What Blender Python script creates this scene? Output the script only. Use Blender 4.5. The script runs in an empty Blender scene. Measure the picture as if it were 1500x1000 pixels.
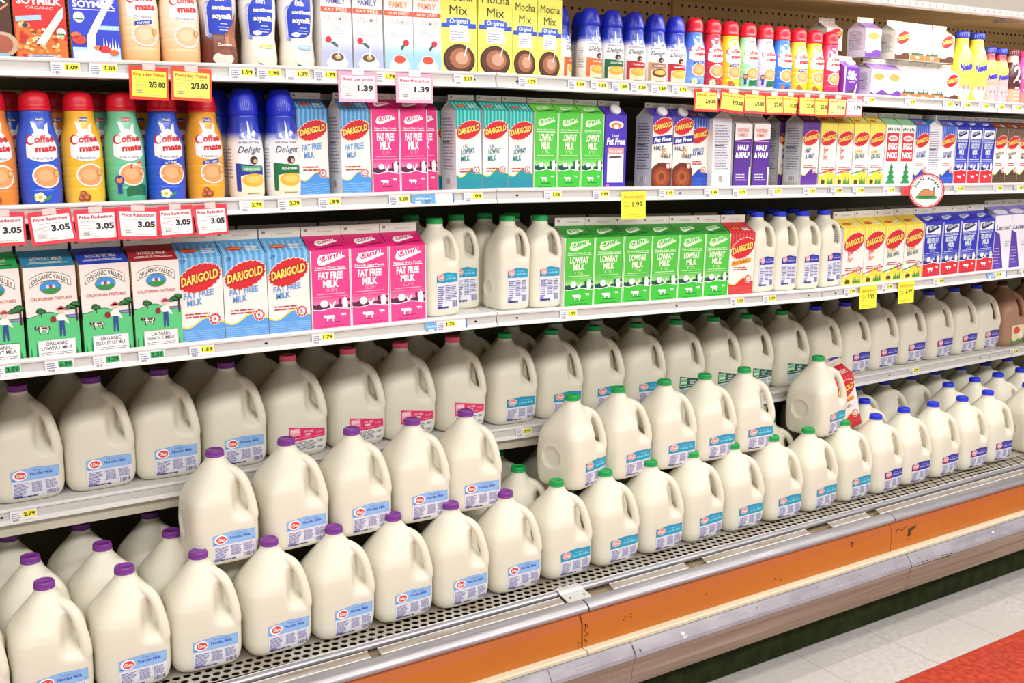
import bpy, bmesh, math, random
from mathutils import Vector, Matrix, noise
from mathutils.geometry import tessellate_polygon
from mathutils.bvhtree import BVHTree
random.seed(7)
R = math.radians
scene = bpy.context.scene
COL = scene.collection

# ---------------------------------------------------------------- camera
cd = bpy.data.cameras.new('camera'); cam = bpy.data.objects.new('camera', cd); COL.objects.link(cam)
cam.location = (0, -2.1713, 1.49); cam.rotation_euler = (R(90 - 10.776), 0, R(-32.465))
cd.sensor_width = 36; cd.lens = 37.2; cd.clip_start = .05; cd.clip_end = 100
scene.camera = cam

# ---------------------------------------------------------------- world, lamps, exposure
scene.view_settings.view_transform = 'Standard'; scene.view_settings.look = 'None'
scene.view_settings.gamma = 1; scene.view_settings.use_curve_mapping = False
scene.view_settings.exposure = 0.0
w = bpy.data.worlds.new('World'); scene.world = w; w.use_nodes = True
bgn = w.node_tree.nodes['Background']; bgn.inputs[0].default_value = (1, .97, .93, 1); bgn.inputs[1].default_value = 0.46
def area(name, loc, rot, sx, sy, power, col=(1, .97, .92)):
    l = bpy.data.lights.new(name, 'AREA'); l.shape = 'RECTANGLE'; l.size = sx; l.size_y = sy; l.energy = power; l.color = col
    o = bpy.data.objects.new(name, l); COL.objects.link(o); o.location = loc; o.rotation_euler = rot
    return o
# rows of fluorescent store lamps over the aisle, pointing down
area('aisle_lamp', (1.6, -1.15, 3.3), (0, 0, 0), 8.0, .35, 55)
area('aisle_lamp', (1.6, -3.6, 3.3), (R(25), 0, 0), 9.0, .6, 222)
# tubes tucked behind the canopy lip of the case
area('canopy_lamp', (.5, -.105, 1.903), (R(6), 0, 0), 2.3, .03, 2.8)
area('canopy_lamp', (2.95, -.105, 1.903), (R(6), 0, 0), 2.1, .03, 8)

# ---------------------------------------------------------------- materials
def lin(h):
    if not isinstance(h, str): return tuple(h)
    v = [int(h[i:i+2], 16) / 255 for i in (0, 2, 4)]
    return tuple(c / 12.92 if c <= .04045 else ((c + .055) / 1.055) ** 2.4 for c in v)
def mat(name, col=None, rough=.5, metal=0, noise_amt=0, noise_scale=20, stretch=(1, 1, 1), bump=0, sss=0, coat=0, col2=None, bscale=None):
    m = bpy.data.materials.new(name); m.use_nodes = True; nt = m.node_tree; b = nt.nodes['Principled BSDF']
    b.inputs['Roughness'].default_value = rough; b.inputs['Metallic'].default_value = metal
    if coat: b.inputs['Coat Weight'].default_value = coat; b.inputs['Coat Roughness'].default_value = .15
    if sss:
        b.inputs['Subsurface Weight'].default_value = sss; b.inputs['Subsurface Radius'].default_value = (1, .8, .4); b.inputs['Subsurface Scale'].default_value = .012
    if col is None:
        a = nt.nodes.new('ShaderNodeVertexColor'); a.layer_name = 'Col'; src = a.outputs['Color']
        nt.links.new(src, b.inputs['Base Color'])
    else:
        c = lin(col); b.inputs['Base Color'].default_value = (*c, 1)
    tc = nt.nodes.new('ShaderNodeTexCoord'); mp = nt.nodes.new('ShaderNodeMapping'); mp.inputs['Scale'].default_value = stretch
    nt.links.new(tc.outputs['Object'], mp.inputs[0])
    if noise_amt and col is not None:
        n = nt.nodes.new('ShaderNodeTexNoise'); n.inputs['Scale'].default_value = noise_scale; n.inputs['Detail'].default_value = 6; nt.links.new(mp.outputs[0], n.inputs['Vector'])
        r = nt.nodes.new('ShaderNodeValToRGB'); r.color_ramp.elements[0].position = .5 - .18; r.color_ramp.elements[1].position = .5 + .18
        c2 = lin(col2) if col2 else tuple(x * (1 - noise_amt) for x in c)
        r.color_ramp.elements[0].color = (*c2, 1); r.color_ramp.elements[1].color = (*c, 1)
        nt.links.new(n.outputs[0], r.inputs[0]); nt.links.new(r.outputs[0], b.inputs['Base Color'])
        rr = nt.nodes.new('ShaderNodeMapRange'); rr.inputs['To Min'].default_value = min(1, rough + .12); rr.inputs['To Max'].default_value = max(.03, rough - .08)
        nt.links.new(n.outputs[0], rr.inputs[0]); nt.links.new(rr.outputs[0], b.inputs['Roughness'])
    if bump:
        n2 = nt.nodes.new('ShaderNodeTexNoise'); n2.inputs['Scale'].default_value = bscale or noise_scale; nt.links.new(mp.outputs[0], n2.inputs['Vector'])
        bp = nt.nodes.new('ShaderNodeBump'); bp.inputs['Strength'].default_value = bump; bp.inputs['Distance'].default_value = .002
        nt.links.new(n2.outputs[0], bp.inputs['Height']); nt.links.new(bp.outputs[0], b.inputs['Normal'])
    return m
PRINT = mat('printed board', rough=.42, coat=.15)
SLEEVE = mat('printed bottle sleeve', rough=.3, coat=.3)
PAPER = mat('printed card', rough=.6)
CAPM = mat('moulded cap plastic', rough=.35)
MILK = mat('milky plastic', (.80, .765, .645), .42, noise_amt=.03, noise_scale=9, sss=.35, bump=.15, bscale=14)
CHOCJ = mat('plastic over chocolate milk', (.42, .24, .15), .42, noise_amt=.03, noise_scale=9, sss=.1)
ENAMEL = mat('white shelf enamel', (.80, .79, .78), .38, noise_amt=.05, noise_scale=12, stretch=(.3, 3, 3))
CHANNEL = mat('grey price rail plastic', (.60, .585, .57), .4, noise_amt=.06, noise_scale=14)
BEIGE = mat('beige case enamel', (.62, .57, .46), .5, noise_amt=.08, noise_scale=8)
SHADE_PAINT = mat('dark olive painted shade', (.20, .175, .075), .6, noise_amt=.2, noise_scale=5)  # deep shade put into the colour of lower back panel and shelf undersides
BROWNB = mat('tan back panel enamel', (.80, .56, .26), .55, noise_amt=.12, noise_scale=6)
FASCIA = mat('canopy fascia paint', (.46, .42, .36), .5, noise_amt=.04, noise_scale=5)
CHROME = mat('worn aluminium', (.56, .56, .60), .40, metal=.85, noise_amt=.25, noise_scale=7, stretch=(1, 14, 14), bump=.1)
STRIP = mat('scuffed clear rail insert', (.50, .47, .44), .25, metal=.2, noise_amt=.55, noise_scale=16, stretch=(.6, 6, 6), col2=(.30, .23, .17))
GRILLE = mat('perforated galvanised steel', (.58, .55, .50), .38, metal=.25, noise_amt=.3, noise_scale=11, col2=(.36, .30, .21))
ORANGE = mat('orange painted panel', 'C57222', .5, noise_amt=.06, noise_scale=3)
ORANGE_SHADE = mat('orange with painted shade', 'B25C1E', .5, noise_amt=.05, noise_scale=3)  # panel orange darkened to paint in the shade of the upper band
CREAM = mat('cream trim strip', (.72, .67, .50), .6, noise_amt=.1, noise_scale=16, stretch=(.6, 4, 4))
BUMP = mat('scuffed grey bumper', (.40, .39, .44), .5, metal=.1, noise_amt=.2, noise_scale=9, stretch=(1, 3, 3), col2=(.28, .27, .31), bump=.3)
TAN = mat('grimy tan trim', (.36, .29, .235), .55, noise_amt=.35, noise_scale=6, stretch=(.3, 9, 9), col2=(.22, .16, .11))
KICK = mat('dark green kick plate', (.022, .032, .008), .85, noise_amt=.5, noise_scale=24); KICK.node_tree.nodes['Principled BSDF'].inputs['Specular IOR Level'].default_value = .15
DARK = mat('dark void', (.012, .012, .010), .8)
RUST = mat('rusty trough steel', (.34, .27, .17), .6, noise_amt=.5, noise_scale=14, stretch=(.5, 3, 3), col2=(.16, .11, .06))
STEEL = mat('bright bracket steel', (.80, .79, .76), .3, metal=.45, noise_amt=.12, noise_scale=30)

# ---------------------------------------------------------------- mesh builder
class G:
    def __init__(s): s.v = []; s.f = []; s.c = []; s.m = []; s.s = []
    def add(s, V, F, col=(1, 1, 1), m=0, sm=False):
        n = len(s.v); s.v += [tuple(x) for x in V]; c = lin(col)
        for f in F: s.f.append([i + n for i in f]); s.c.append(c); s.m.append(m); s.s.append(sm)
        return s
    def box(s, x0, x1, y0, y1, z0, z1, col=(1, 1, 1), m=0):
        V = [(x, y, z) for z in (z0, z1) for y in (y0, y1) for x in (x0, x1)]
        return s.add(V, [(0, 2, 3, 1), (4, 5, 7, 6), (0, 1, 5, 4), (2, 6, 7, 3), (0, 4, 6, 2), (1, 3, 7, 5)], col, m)
    def extrude(s, prof, x0, x1, col=(1, 1, 1), m=0, z0=0, z1=0, caps=True, sm=False):
        # closed (y,z) profile extruded along x; z0/z1 lift each end
        n = len(prof); V = [(x0, y, z + z0) for y, z in prof] + [(x1, y, z + z1) for y, z in prof]
        F = [(i, (i + 1) % n, (i + 1) % n + n, i + n) for i in range(n)]
        s.add(V, F, col, m, sm)
        if caps: s.add(V, [tuple(range(n - 1, -1, -1)), tuple(range(n, 2 * n))], col, m)
        return s
    def lathe(s, prof, n=32, col=(1, 1, 1), m=0, sq=None, sm=True, o=(0, 0, 0), colf=None):
        # prof = [(r,z)]; sq(z) -> superellipse exponent
        V = []
        for r, z in prof:
            e = sq(z) if sq else 2
            for k in range(n):
                a = 2 * math.pi * k / n; ca, sa = math.cos(a), math.sin(a)
                rr = r / (abs(ca) ** e + abs(sa) ** e) ** (1 / e)
                V.append((o[0] + rr * ca, o[1] + rr * sa, o[2] + z))
        for i in range(len(prof) - 1):
            F = [(i * n + k, i * n + (k + 1) % n, (i + 1) * n + (k + 1) % n, (i + 1) * n + k) for k in range(n)]
            base = len(s.v)
            if i == 0: s.v += V; off = base
            c = lin(colf((prof[i][1] + prof[i + 1][1]) / 2) if colf else col)
            for f in F: s.f.append([q + off for q in f]); s.c.append(c); s.m.append(m); s.s.append(sm)
        s.f.append([off + k for k in range(n - 1, -1, -1)]); s.c.append(lin(colf(prof[0][1]) if colf else col)); s.m.append(m); s.s.append(False)
        t = off + (len(prof) - 1) * n
        s.f.append([t + k for k in range(n)]); s.c.append(lin(colf(prof[-1][1]) if colf else col)); s.m.append(m); s.s.append(False)
        return s
    def mesh(s, name, mats):
        me = bpy.data.meshes.new(name); me.from_pydata(s.v, [], s.f)
        at = me.color_attributes.new('Col', 'FLOAT_COLOR', 'CORNER')
        i = 0; buf = []
        for p, c in zip(me.polygons, s.c): buf += [c[0], c[1], c[2], 1.0] * p.loop_total
        at.data.foreach_set('color', buf)
        for q in (mats if isinstance(mats, (list, tuple)) else [mats]): me.materials.append(q)
        me.polygons.foreach_set('material_index', s.m); me.polygons.foreach_set('use_smooth', s.s); me.update()
        return me

EPS = .00022
# printed artwork: shapes laid on a surface surf(u, v, layer) -> xyz
def band(g, sf, u0, u1, lo, hi, col, L=1, nu=1, nv=1):
    fl = lo if callable(lo) else (lambda u: lo); fh = hi if callable(hi) else (lambda u: hi)
    V = []
    for i in range(nu + 1):
        u = u0 + (u1 - u0) * i / nu; a, b = fl(u), fh(u)
        for j in range(nv + 1): V.append(sf(u, a + (b - a) * j / nv, L))
    F = [(i * (nv + 1) + j, (i + 1) * (nv + 1) + j, (i + 1) * (nv + 1) + j + 1, i * (nv + 1) + j + 1) for i in range(nu) for j in range(nv)]
    g.add(V, F, col, sm=False)
def rect(g, sf, u0, u1, v0, v1, col, L=1, nu=1, nv=1): band(g, sf, u0, u1, v0, v1, col, L, nu, nv)
def ell(g, sf, cu, cv, ru, rv, col, L=1, n=16, nv=1, slant=0):
    f = lambda u: rv * math.sqrt(max(0, 1 - ((u - cu) / ru) ** 2))
    # even angle spacing
    V = []; us = [cu - ru * math.cos(math.pi * i / n) for i in range(n + 1)]
    for u in us:
        h = f(u); c0 = cv + slant * (u - cu)
        for j in range(nv + 1): V.append(sf(u, c0 - h + 2 * h * j / nv, L))
    F = [(i * (nv + 1) + j, (i + 1) * (nv + 1) + j, (i + 1) * (nv + 1) + j + 1, i * (nv + 1) + j + 1) for i in range(n) for j in range(nv)]
    g.add(V, F, col)
def poly(g, sf, pts, col, L=1):
    tri = tessellate_polygon([[Vector((a, b, 0)) for a, b in pts]])
    V = [sf(a, b, L) for a, b in pts]; F = []
    for t in tri:
        a, b, c = [pts[i] for i in t]
        F.append(t if (b[0]-a[0])*(c[1]-a[1])-(b[1]-a[1])*(c[0]-a[0]) > 0 else (t[0], t[2], t[1]))
    g.add(V, F, col)
_tx = {}
def glyphs(st, bold, shear):
    k = (st, bold, shear)
    if k not in _tx:
        cu = bpy.data.curves.new('t', 'FONT'); cu.body = st; cu.size = 1; cu.resolution_u = 2; cu.offset = bold; cu.shear = shear; cu.fill_mode = 'FRONT'
        o = bpy.data.objects.new('t', cu); COL.objects.link(o)
        dg = bpy.context.evaluated_depsgraph_get(); me = o.evaluated_get(dg).to_mesh()
        V = [(v.co.x, v.co.y) for v in me.vertices]; F = [tuple(p.vertices) for p in me.polygons]
        o.evaluated_get(dg).to_mesh_clear(); bpy.data.objects.remove(o); bpy.data.curves.remove(cu)
        x0 = min(v[0] for v in V); x1 = max(v[0] for v in V)
        V = [((a - x0) / (x1 - x0), b / .70) for a, b in V]
        F2 = []
        for f in F:
            a, b, c = V[f[0]], V[f[1]], V[f[2]]
            F2.append(f if (b[0]-a[0])*(c[1]-a[1])-(b[1]-a[1])*(c[0]-a[0]) > 0 else tuple(reversed(f)))
        _tx[k] = (V, F2, (x1 - x0) / .70)
    return _tx[k]
def text(g, sf, st, cu, v, h, wd=None, col='FFFFFF', L=2, bold=.0, shear=0, slope=0, arc=0):
    # centred at u = cu, baseline v, cap height h, width wd
    V, F, asp = glyphs(st, bold, shear); W = wd or asp * h
    g.add([sf(cu + (a - .5) * W, v + b * h + slope * (a - .5) * W - arc * (2 * a - 1) ** 2, L) for a, b in V], F, col)
def lines(g, sf, u0, u1, v0, v1, n, col, L=2, fill=.45, rag=.3, seed=1):
    rn = random.Random(seed); st = (v1 - v0) / n
    for i in range(n):
        a = u1 - (u1 - u0) * rag * rn.random()
        b0 = v0 + i * st; u = u0
        while u < a:
            e = min(a, u + (u1 - u0) * rn.uniform(.08, .25)); rect(g, sf, u, e, b0, b0 + st * fill, col, L); u = e + (u1 - u0) * .03
def barcode(g, sf, u0, u1, v0, v1, col='101010', L=2, n=9):
    rn = random.Random(3); wq = (u1 - u0) / n
    for i in range(n): rect(g, sf, u0 + i * wq, u0 + i * wq + wq * rn.uniform(.3, .75), v0, v1, col, L)

# ---------------------------------------------------------------- things
THINGS = []
def obj(name, me, parent=None, loc=(0, 0, 0), rot=(0, 0, 0)):
    o = bpy.data.objects.new(name, me); COL.objects.link(o); o.location = loc; o.rotation_euler = rot
    if parent: o.parent = parent
    return o
def thing(name, cat, label=None, group=None, loc=(0, 0, 0), rot=(0, 0, 0), me=None):
    o = obj(name, me, None, loc, rot); o['category'] = cat
    if label: o['label'] = label
    if group: o['group'] = group
    return o
def struct(name, me, loc=(0, 0, 0)):
    o = obj(name, me, None, loc); o['kind'] = 'structure'; return o

# ================================================================ SETTING: floor, aisle
def floor_mat():
    m = bpy.data.materials.new('vinyl floor tiles'); m.use_nodes = True; nt = m.node_tree; b = nt.nodes['Principled BSDF']
    b.inputs['Roughness'].default_value = .38
    tc = nt.nodes.new('ShaderNodeTexCoord'); sp = nt.nodes.new('ShaderNodeSeparateXYZ'); nt.links.new(tc.outputs['Object'], sp.inputs[0])
    def M(op, a, bb=None):
        n = nt.nodes.new('ShaderNodeMath'); n.operation = op
        for i, q in enumerate((a, bb)):
            if q is None: continue
            if isinstance(q, (int, float)): n.inputs[i].default_value = q
            else: nt.links.new(q, n.inputs[i])
        return n.outputs[0]
    T = .305
    fx = M('FRACT', M('DIVIDE', M('SUBTRACT', sp.outputs[0], 2.565), T)); fy = M('FRACT', M('DIVIDE', M('ADD', sp.outputs[1], .445), T))
    ex = M('MINIMUM', fx, M('SUBTRACT', 1, fx)); ey = M('MINIMUM', fy, M('SUBTRACT', 1, fy))
    seam = M('LESS_THAN', M('MINIMUM', ex, ey), .004)
    red = M('MULTIPLY', M('LESS_THAN', sp.outputs[1], -.445), M('GREATER_THAN', sp.outputs[1], -1.055))
    n = nt.nodes.new('ShaderNodeTexNoise'); n.inputs['Scale'].default_value = 55; n.inputs['Detail'].default_value = 8; nt.links.new(tc.outputs['Object'], n.inputs['Vector'])
    n2 = nt.nodes.new('ShaderNodeTexNoise'); n2.inputs['Scale'].default_value = 3; n2.inputs['Detail'].default_value = 5; nt.links.new(tc.outputs['Object'], n2.inputs['Vector'])
    def mix(f, A, B):
        k = nt.nodes.new('ShaderNodeMix'); k.data_type = 'RGBA'
        for i, q in ((0, f), (6, A), (7, B)):
            if isinstance(q, tuple): k.inputs[i].default_value = (*q, 1)
            elif isinstance(q, (int, float)): k.inputs[i].default_value = q
            else: nt.links.new(q, k.inputs[i])
        return k.outputs[2]
    def ramp(src, lo, hi):
        k = nt.nodes.new('ShaderNodeMapRange'); k.inputs['From Min'].default_value = lo; k.inputs['From Max'].default_value = hi; nt.links.new(src, k.inputs[0]); return k.outputs[0]
    white = mix(ramp(n.outputs[0], .35, .65), (.60, .565, .545), (.72, .69, .67))
    white = mix(ramp(n2.outputs[0], .4, .75), white, (.62, .59, .56))
    rd = mix(ramp(n.outputs[0], .38, .66), (.46, .038, .018), (.66, .085, .045))
    c = mix(red, white, rd); c = mix(seam, c, mix(red, (.36, .35, .33), (.42, .05, .03)))
    nt.links.new(c, b.inputs['Base Color'])
    return m
g = G(); g.box(-6, 12, -7, .9, -.05, 0)
struct('floor', g.mesh('floor', floor_mat()))
g = G(); g.box(-6, 12, .9, 1.0, 0, 3.7); struct('wall_back', g.mesh('wall_back', FASCIA))
g = G(); g.box(-6, 12, -7, 1.0, 3.7, 3.8); struct('ceiling', g.mesh('ceiling', ENAMEL))

# ================================================================ THE REFRIGERATED CASE
XL, XR = -.99, 5.96
JO = [-.99, .17, 1.33, 2.48, 3.64, 4.80, 5.96]
BACK = .70
case = thing('refrigerated_display_case', 'display case', 'long open dairy display case with orange front panel and grey bumper')
def part(name, g, mats, lab=None):
    o = obj(name, g.mesh(name, mats), case)
    if lab: o['label'] = lab
    return o
# perforated back panel
g = G(); g.box(XL, XR, BACK, BACK + .05, 1.60, 2.02); g.box(XL, XR, BACK, BACK + .05, .36, 1.60, m=2)  # lower part coloured dark for the shade between the shelves
for k in range(int((XR + .2) / .031)):
    x = .1 + k * .031
    for z in (1.905, 1.942) if k % 1 == 0 else (): 
        g.add([(x + .0052 * math.cos(a), BACK - .0006, z + .0052 * math.sin(a)) for a in [i * math.pi / 4 for i in range(8)]][::-1], [tuple(range(8))], m=1)
    if k % 4 == 0:
        for z in (1.80, 1.86):
            g.add([(x + .006 * math.cos(a), BACK - .0006, z + .009 * math.sin(a)) for a in [i * math.pi / 4 for i in range(8)]][::-1], [tuple(range(8))], m=1)
for j in JO: g.box(j - .012, j + .012, BACK - .01, BACK, 1.65, 1.95, m=0)
part('back_panel', g, [BROWNB, DARK, SHADE_PAINT])
# canopy: ribbed underside, white lip, plain fascia
g = G(); g.extrude([(-.055, 1.889), (BACK, 1.962), (BACK, 2.0), (-.055, 2.0)], XL, XR)
for k in range(26):
    y = 0.0 + k * .026; z = 1.889 + (y + .055) / (BACK + .055) * .073
    g.box(XL, XR, y, y + .006, z - .006, z)
part('canopy_underside', g, BROWNB)
g = G(); g.extrude([(-.172, 1.872), (-.150, 2.02), (-.150, 2.5), (BACK + .05, 2.5), (BACK + .05, 2.0), (-.055, 2.0), (-.055, 1.910), (-.160, 1.910), (-.160, 1.872)], XL, XR)
part('canopy', g, FASCIA)
g = G(); g.extrude([(-.162, 1.8535), (-.174, 1.857), (-.174, 1.873), (-.160, 1.873), (-.158, 1.857)], XL, XR)
for k in range(230):
    x = XL + .03 * k
    g.box(x, x + .006, -.1745, -.1735, 1.860, 1.869, m=1)
part('canopy_lip', g, [ENAMEL, CHANNEL])
# deck, and sides of the well
def dz(x): return max(0, .95 - x) * .016
g = G(); g.extrude([(-.03, .30), (-.03, .366), (BACK, .366), (BACK, .30)][::-1], XL, .95, z0=dz(XL)); g.box(.95, XR, -.03, BACK, .30, .366)
part('deck', g, BEIGE)
# front grille with real holes
def grille():
    g = G(); P = .0225; r = .0086; n = 12; z = .372
    rows = [-.1055, -.0835, -.0615]
    for ri, y in enumerate(rows):
        off = (ri % 2) * P / 2
        for k in range(int((XR - XL) / P) - 1):
            cx = XL + P * (k + .5) + off
            z = .372 + dz(cx); V = []
            for i in range(n):
                a = 2 * math.pi * (i + .5) / n; V.append((cx + r * math.cos(a), y + r * .95 * math.sin(a), z))
            for i in range(n):
                a = 2 * math.pi * (i + .5) / n; ca, sa = math.cos(a), math.sin(a); q = max(abs(ca) / (P / 2), abs(sa) / .011)
                V.append((cx + ca / q, y + sa / q, z))
            F = [(i, (i + 1) % n, n + (i + 1) % n, n + i)[::-1] for i in range(n)]
            g.add(V, F)
            V2 = V[:n] + [(a, b, z - .0015) for a, b, c in V[:n]]
            g.add(V2, [(i, n + i, n + (i + 1) % n, (i + 1) % n)[::-1] for i in range(n)], sm=True)
            # square corners of each cell
            for sx in (-1, 1):
                for sy in (-1, 1):
                    c = (cx + sx * P / 2, y + sy * .011, z)
                    idx = [v for v in V[n:] if (v[0] - cx) * sx > 0 and (v[1] - y) * sy > 0]
                    ins = [v for v in idx if abs(abs(v[0] - cx) - P / 2) < 1e-6]; tp = [v for v in idx if abs(abs(v[1] - y) - .011) < 1e-6]
                    if ins and tp:
                        a = max(ins, key=lambda v: abs(v[1] - y)); b = max(tp, key=lambda v: abs(v[0] - cx))
                        f = (0, 1, 2) if sx * sy > 0 else (0, 2, 1)
                        g.add([c, b, a], [f])
    g.box(.95, XR, -.118, -.1164, .370, .372); g.box(.95, XR, -.0505, BACK, .368, .372); g.extrude([(-.0505, .368), (-.0505, .372), (BACK, .372), (BACK, .368)][::-1], XL, .95, z0=dz(XL))
    return g
part('front_grille', grille(), GRILLE)
g = G(); g.box(XL, XR, -.125, -.031, .28, .30); g.box(XL, XR, -.0325, -.0315, .28, .3655); g.box(XL, XR, -.1165, -.1155, .30, .366)
part('air_duct', g, DARK)
# chrome angle, drip trough, clear insert strips, nose rail
g = G()
g.extrude([(-.1160, .3700), (-.1160, .3728), (-.1225, .3732), (-.1275, .3718), (-.1305, .3685), (-.1315, .364), (-.1300, .3600), (-.1265, .3700)], XL, XR, sm=False)
g.extrude([(-.1160, .3732), (-.1160, .3742), (-.1190, .3742), (-.1190, .3732)], XL, XR, m=1)
part('chrome_angle', g, [CHROME, ENAMEL])
g = G(); g.extrude([(-.118, .352), (-.168, .352), (-.168, .346), (-.118, .346)], XL, XR)
part('drip_trough', g, RUST)
random.seed(8)
for a, b in [(-.99, .60), (.615, .905), (.93, 1.43), (1.585, 1.84), (1.905, 2.31), (2.405, 2.575), (2.62, 5.96)]:
    g = G(); P = [(-.1460, .3668), (-.1467, .3678), (-.1660, .3602), (-.1655, .3590)]
    n = max(2, int((b - a) / .05))
    for i in range(n):
        u0, u1 = a + (b - a) * i / n, a + (b - a) * (i + 1) / n; g.extrude(P, u0, u1, z0=random.uniform(-.0006, .0006), z1=random.uniform(-.0006, .0006))
    g.extrude([(-.1450, .3668), (-.1455, .3688), (-.1475, .3686), (-.1472, .3668)], a, b, m=1); g.extrude([(-.1635, .3608), (-.1640, .3624), (-.1660, .3614), (-.1655, .3600)], a, b, m=1)
    part('rail_insert', g, [STRIP, ENAMEL])
for a, b in zip([-.99, 1.478, 2.64, 3.8], [1.474, 2.637, 3.797, 5.96]):
    g = G(); g.extrude([(-.163, .346), (-.1645, .3585), (-.1700, .3622), (-.1790, .3636), (-.1880, .3628), (-.1965, .3600), (-.2030, .3560), (-.2065, .3510), (-.2070, .3460), (-.2050, .3420), (-.198, .340), (-.163, .344)], a, b, sm=True, caps=True)
    part('nose_rail', g, CHROME)
# steel clip over the joint
g = G(); g.extrude([(-.112, .3745), (-.112, .3765), (-.128, .3765), (-.134, .374), (-.139, .3705), (-.168, .3655), (-.1745, .3635), (-.1745, .3605), (-.166, .362), (-.137, .3675), (-.131, .372), (-.126, .3745)], 1.437, 1.508)
for x in (1.452, 1.495):
    g.add([(x + .003 * math.cos(a), -.160 + .003 * math.sin(a), .3680) for a in [i * math.pi / 4 for i in range(8)]], [tuple(range(8))], m=1)
part('joint_clip', g, [STEEL, DARK])
# orange panels with an upper band set at its own angle
random.seed(5)
for a, b in zip([-.99, 1.452, 2.615, 3.775], [1.4475, 2.6125, 3.7725, 5.96]):
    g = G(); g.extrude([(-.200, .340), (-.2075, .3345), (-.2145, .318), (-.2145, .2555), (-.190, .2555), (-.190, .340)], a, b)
    g.m[0] = 1; g.m[1] = 1  # tilted upper band takes the orange with shade in its colour
    sf = lambda u, v, L: (u, -.2145 - L * EPS, v)
    n0 = len(g.m)
    if a > 1 and a < 2:
        for q in range(16): ell(g, sf, 1.462 + random.uniform(-.004, .004), .258 + random.uniform(0, .06) ** 1.0, .0012 * random.uniform(.6, 1.6), .0035, '5A1E10', 1, 6)
        for q in range(7): ell(g, sf, 1.594 + random.uniform(-.014, .012), .302 + random.uniform(-.006, .006), .0030 * random.uniform(.5, 1), .0016, '2E1A12', 1, 6)
        for q in range(14): ell(g, sf, 1.60 + random.uniform(-.03, .10), .288 + random.uniform(-.016, .01), .0012, .0010, '9A4A18', 1, 6)
        for (x, z) in ((2.118, .283), (2.14, .276), (1.86, .30)): ell(g, sf, x, z, .0022, .0030, '4A1E10', 1, 8)
    if a < 1:
        for q in range(6): ell(g, sf, 1.435 + random.uniform(-.006, .006), .262 + random.uniform(0, .014), .0014, .0012, '5A1E10', 1, 6)
    if a > 1 and a < 2:
        ell(g, sf, 2.435, .317, .0070, .0085, '2B2A20', 1, 12); ell(g, sf, 2.434, .316, .0042, .0055, 'A05020', 2, 10)
    if a > 2 and a < 3:
        poly(g, sf, [(2.690, .288), (2.706, .288), (2.708, .303), (2.728, .311), (2.730, .322), (2.722, .318), (2.704, .314), (2.690, .314), (2.692, .303)], '4A3A1C', 1)
        for q in range(9): ell(g, sf, 2.635 + q * .006 + random.uniform(-.002, .002), .318 + random.uniform(-.003, .004), .0024, .0020, '3A2412', 1, 6)
        for q in range(5): ell(g, sf, 2.70 + random.uniform(-.012, .01), .279 + random.uniform(-.004, .004), .0014, .0014, '3A2412', 1, 6)
        for q in range(5): ell(g, sf, 2.865 + random.uniform(-.003, .003), .295 + q * .005, .0020, .0030, 'A8481C', 1, 6)
    g.m[n0:] = [2] * (len(g.m) - n0)
    part('lower_panel', g, [ORANGE, ORANGE_SHADE, PRINT])
# cream strip
for a, b in zip([-.99, 1.452], [1.449, 5.96]):
    g = G(); g.extrude([(-.190, .2555), (-.234, .2570), (-.2375, .2545), (-.2375, .2470), (-.232, .2450), (-.190, .2450)], a, b)
    part('trim_strip', g, CREAM)
# bumper and tan lower trim
for a, b in zip([-.99, 1.33, 1.583, 2.66], [1.328, 1.5815, 2.657, 5.96]):
    g = G(); g.extrude([(-.190, .2450), (-.236, .2450), (-.2445, .241), (-.259, .221), (-.2615, .212), (-.258, .207), (-.19, .207)], a, b)
    g.extrude([(-.19, .207), (-.256, .207), (-.2575, .198), (-.2515, .178), (-.2475, .166), (-.2490, .158), (-.2455, .142), (-.2400, .128), (-.19, .128)], a, b, m=1)
    n0 = len(g.m); bf = lambda u, v, L: (u, -.2450 - (.241 - v) * .70 - EPS * L, v)
    if 1.3 < a < 1.34:
        for (p, q, r_, s_) in ((1.405, 1.455, .2345, .2355), (1.405, 1.455, .2265, .2275)): rect(g, bf, p, q, r_, s_, '8A8490', 2)
        for p in (1.404, 1.455): rect(g, bf, p, p + .0012, .2268, .2352, '8A8490', 2)
    if 1.5 < a < 1.6:
        ell(g, bf, 1.747, .232, .006, .004, 'E4DEEA', 2, 10); ell(g, bf, 1.751, .224, .008, .003, 'C8C0D0', 2, 10); ell(g, bf, 1.602, .226, .003, .004, '3A383C', 2, 8)
        for q in range(10): ell(g, bf, 1.583 + .002 * random.random(), .223 + q * .0018, .0020, .0014, '4A464A', 2, 6)
        for q in range(14): ell(g, bf, random.uniform(1.7, 2.6), random.uniform(.224, .238), .003, .0012, random.choice(['C8C2D0', '6E6A76']), 2, 8)
    if a > 2.6:
        ell(g, bf, 3.082, .234, .006, .004, 'DDD8E2', 2, 10)
        for q in range(12): ell(g, bf, random.uniform(2.7, 3.4), random.uniform(.224, .238), .003, .0012, random.choice(['C8C2D0', '6E6A76']), 2, 8)
    g.m[n0:] = [2] * (len(g.m) - n0)
    part('bumper', g, [BUMP, TAN, PRINT])
g = G()
for k in range(26):
    x = 2.655 + .19 * (k / 26) + random.uniform(-.01, .01); g.box(x, x + random.uniform(.006, .016), -.2605, -.2588, .2075 + random.uniform(0, .004), .212 + random.uniform(0, .006))
for k in range(8):
    x = 2.845 + random.uniform(-.006, .004); z = .213 + k * .0035; g.box(x, x + .008, -.2615 + k * .0024, -.2570 + k * .0024, z, z + .002)
part('bumper_damage', g, KICK, 'chipped dark patch on the grey bumper')
g = G(); g.box(XL, XR, -.16, .5, .0, .30)
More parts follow.
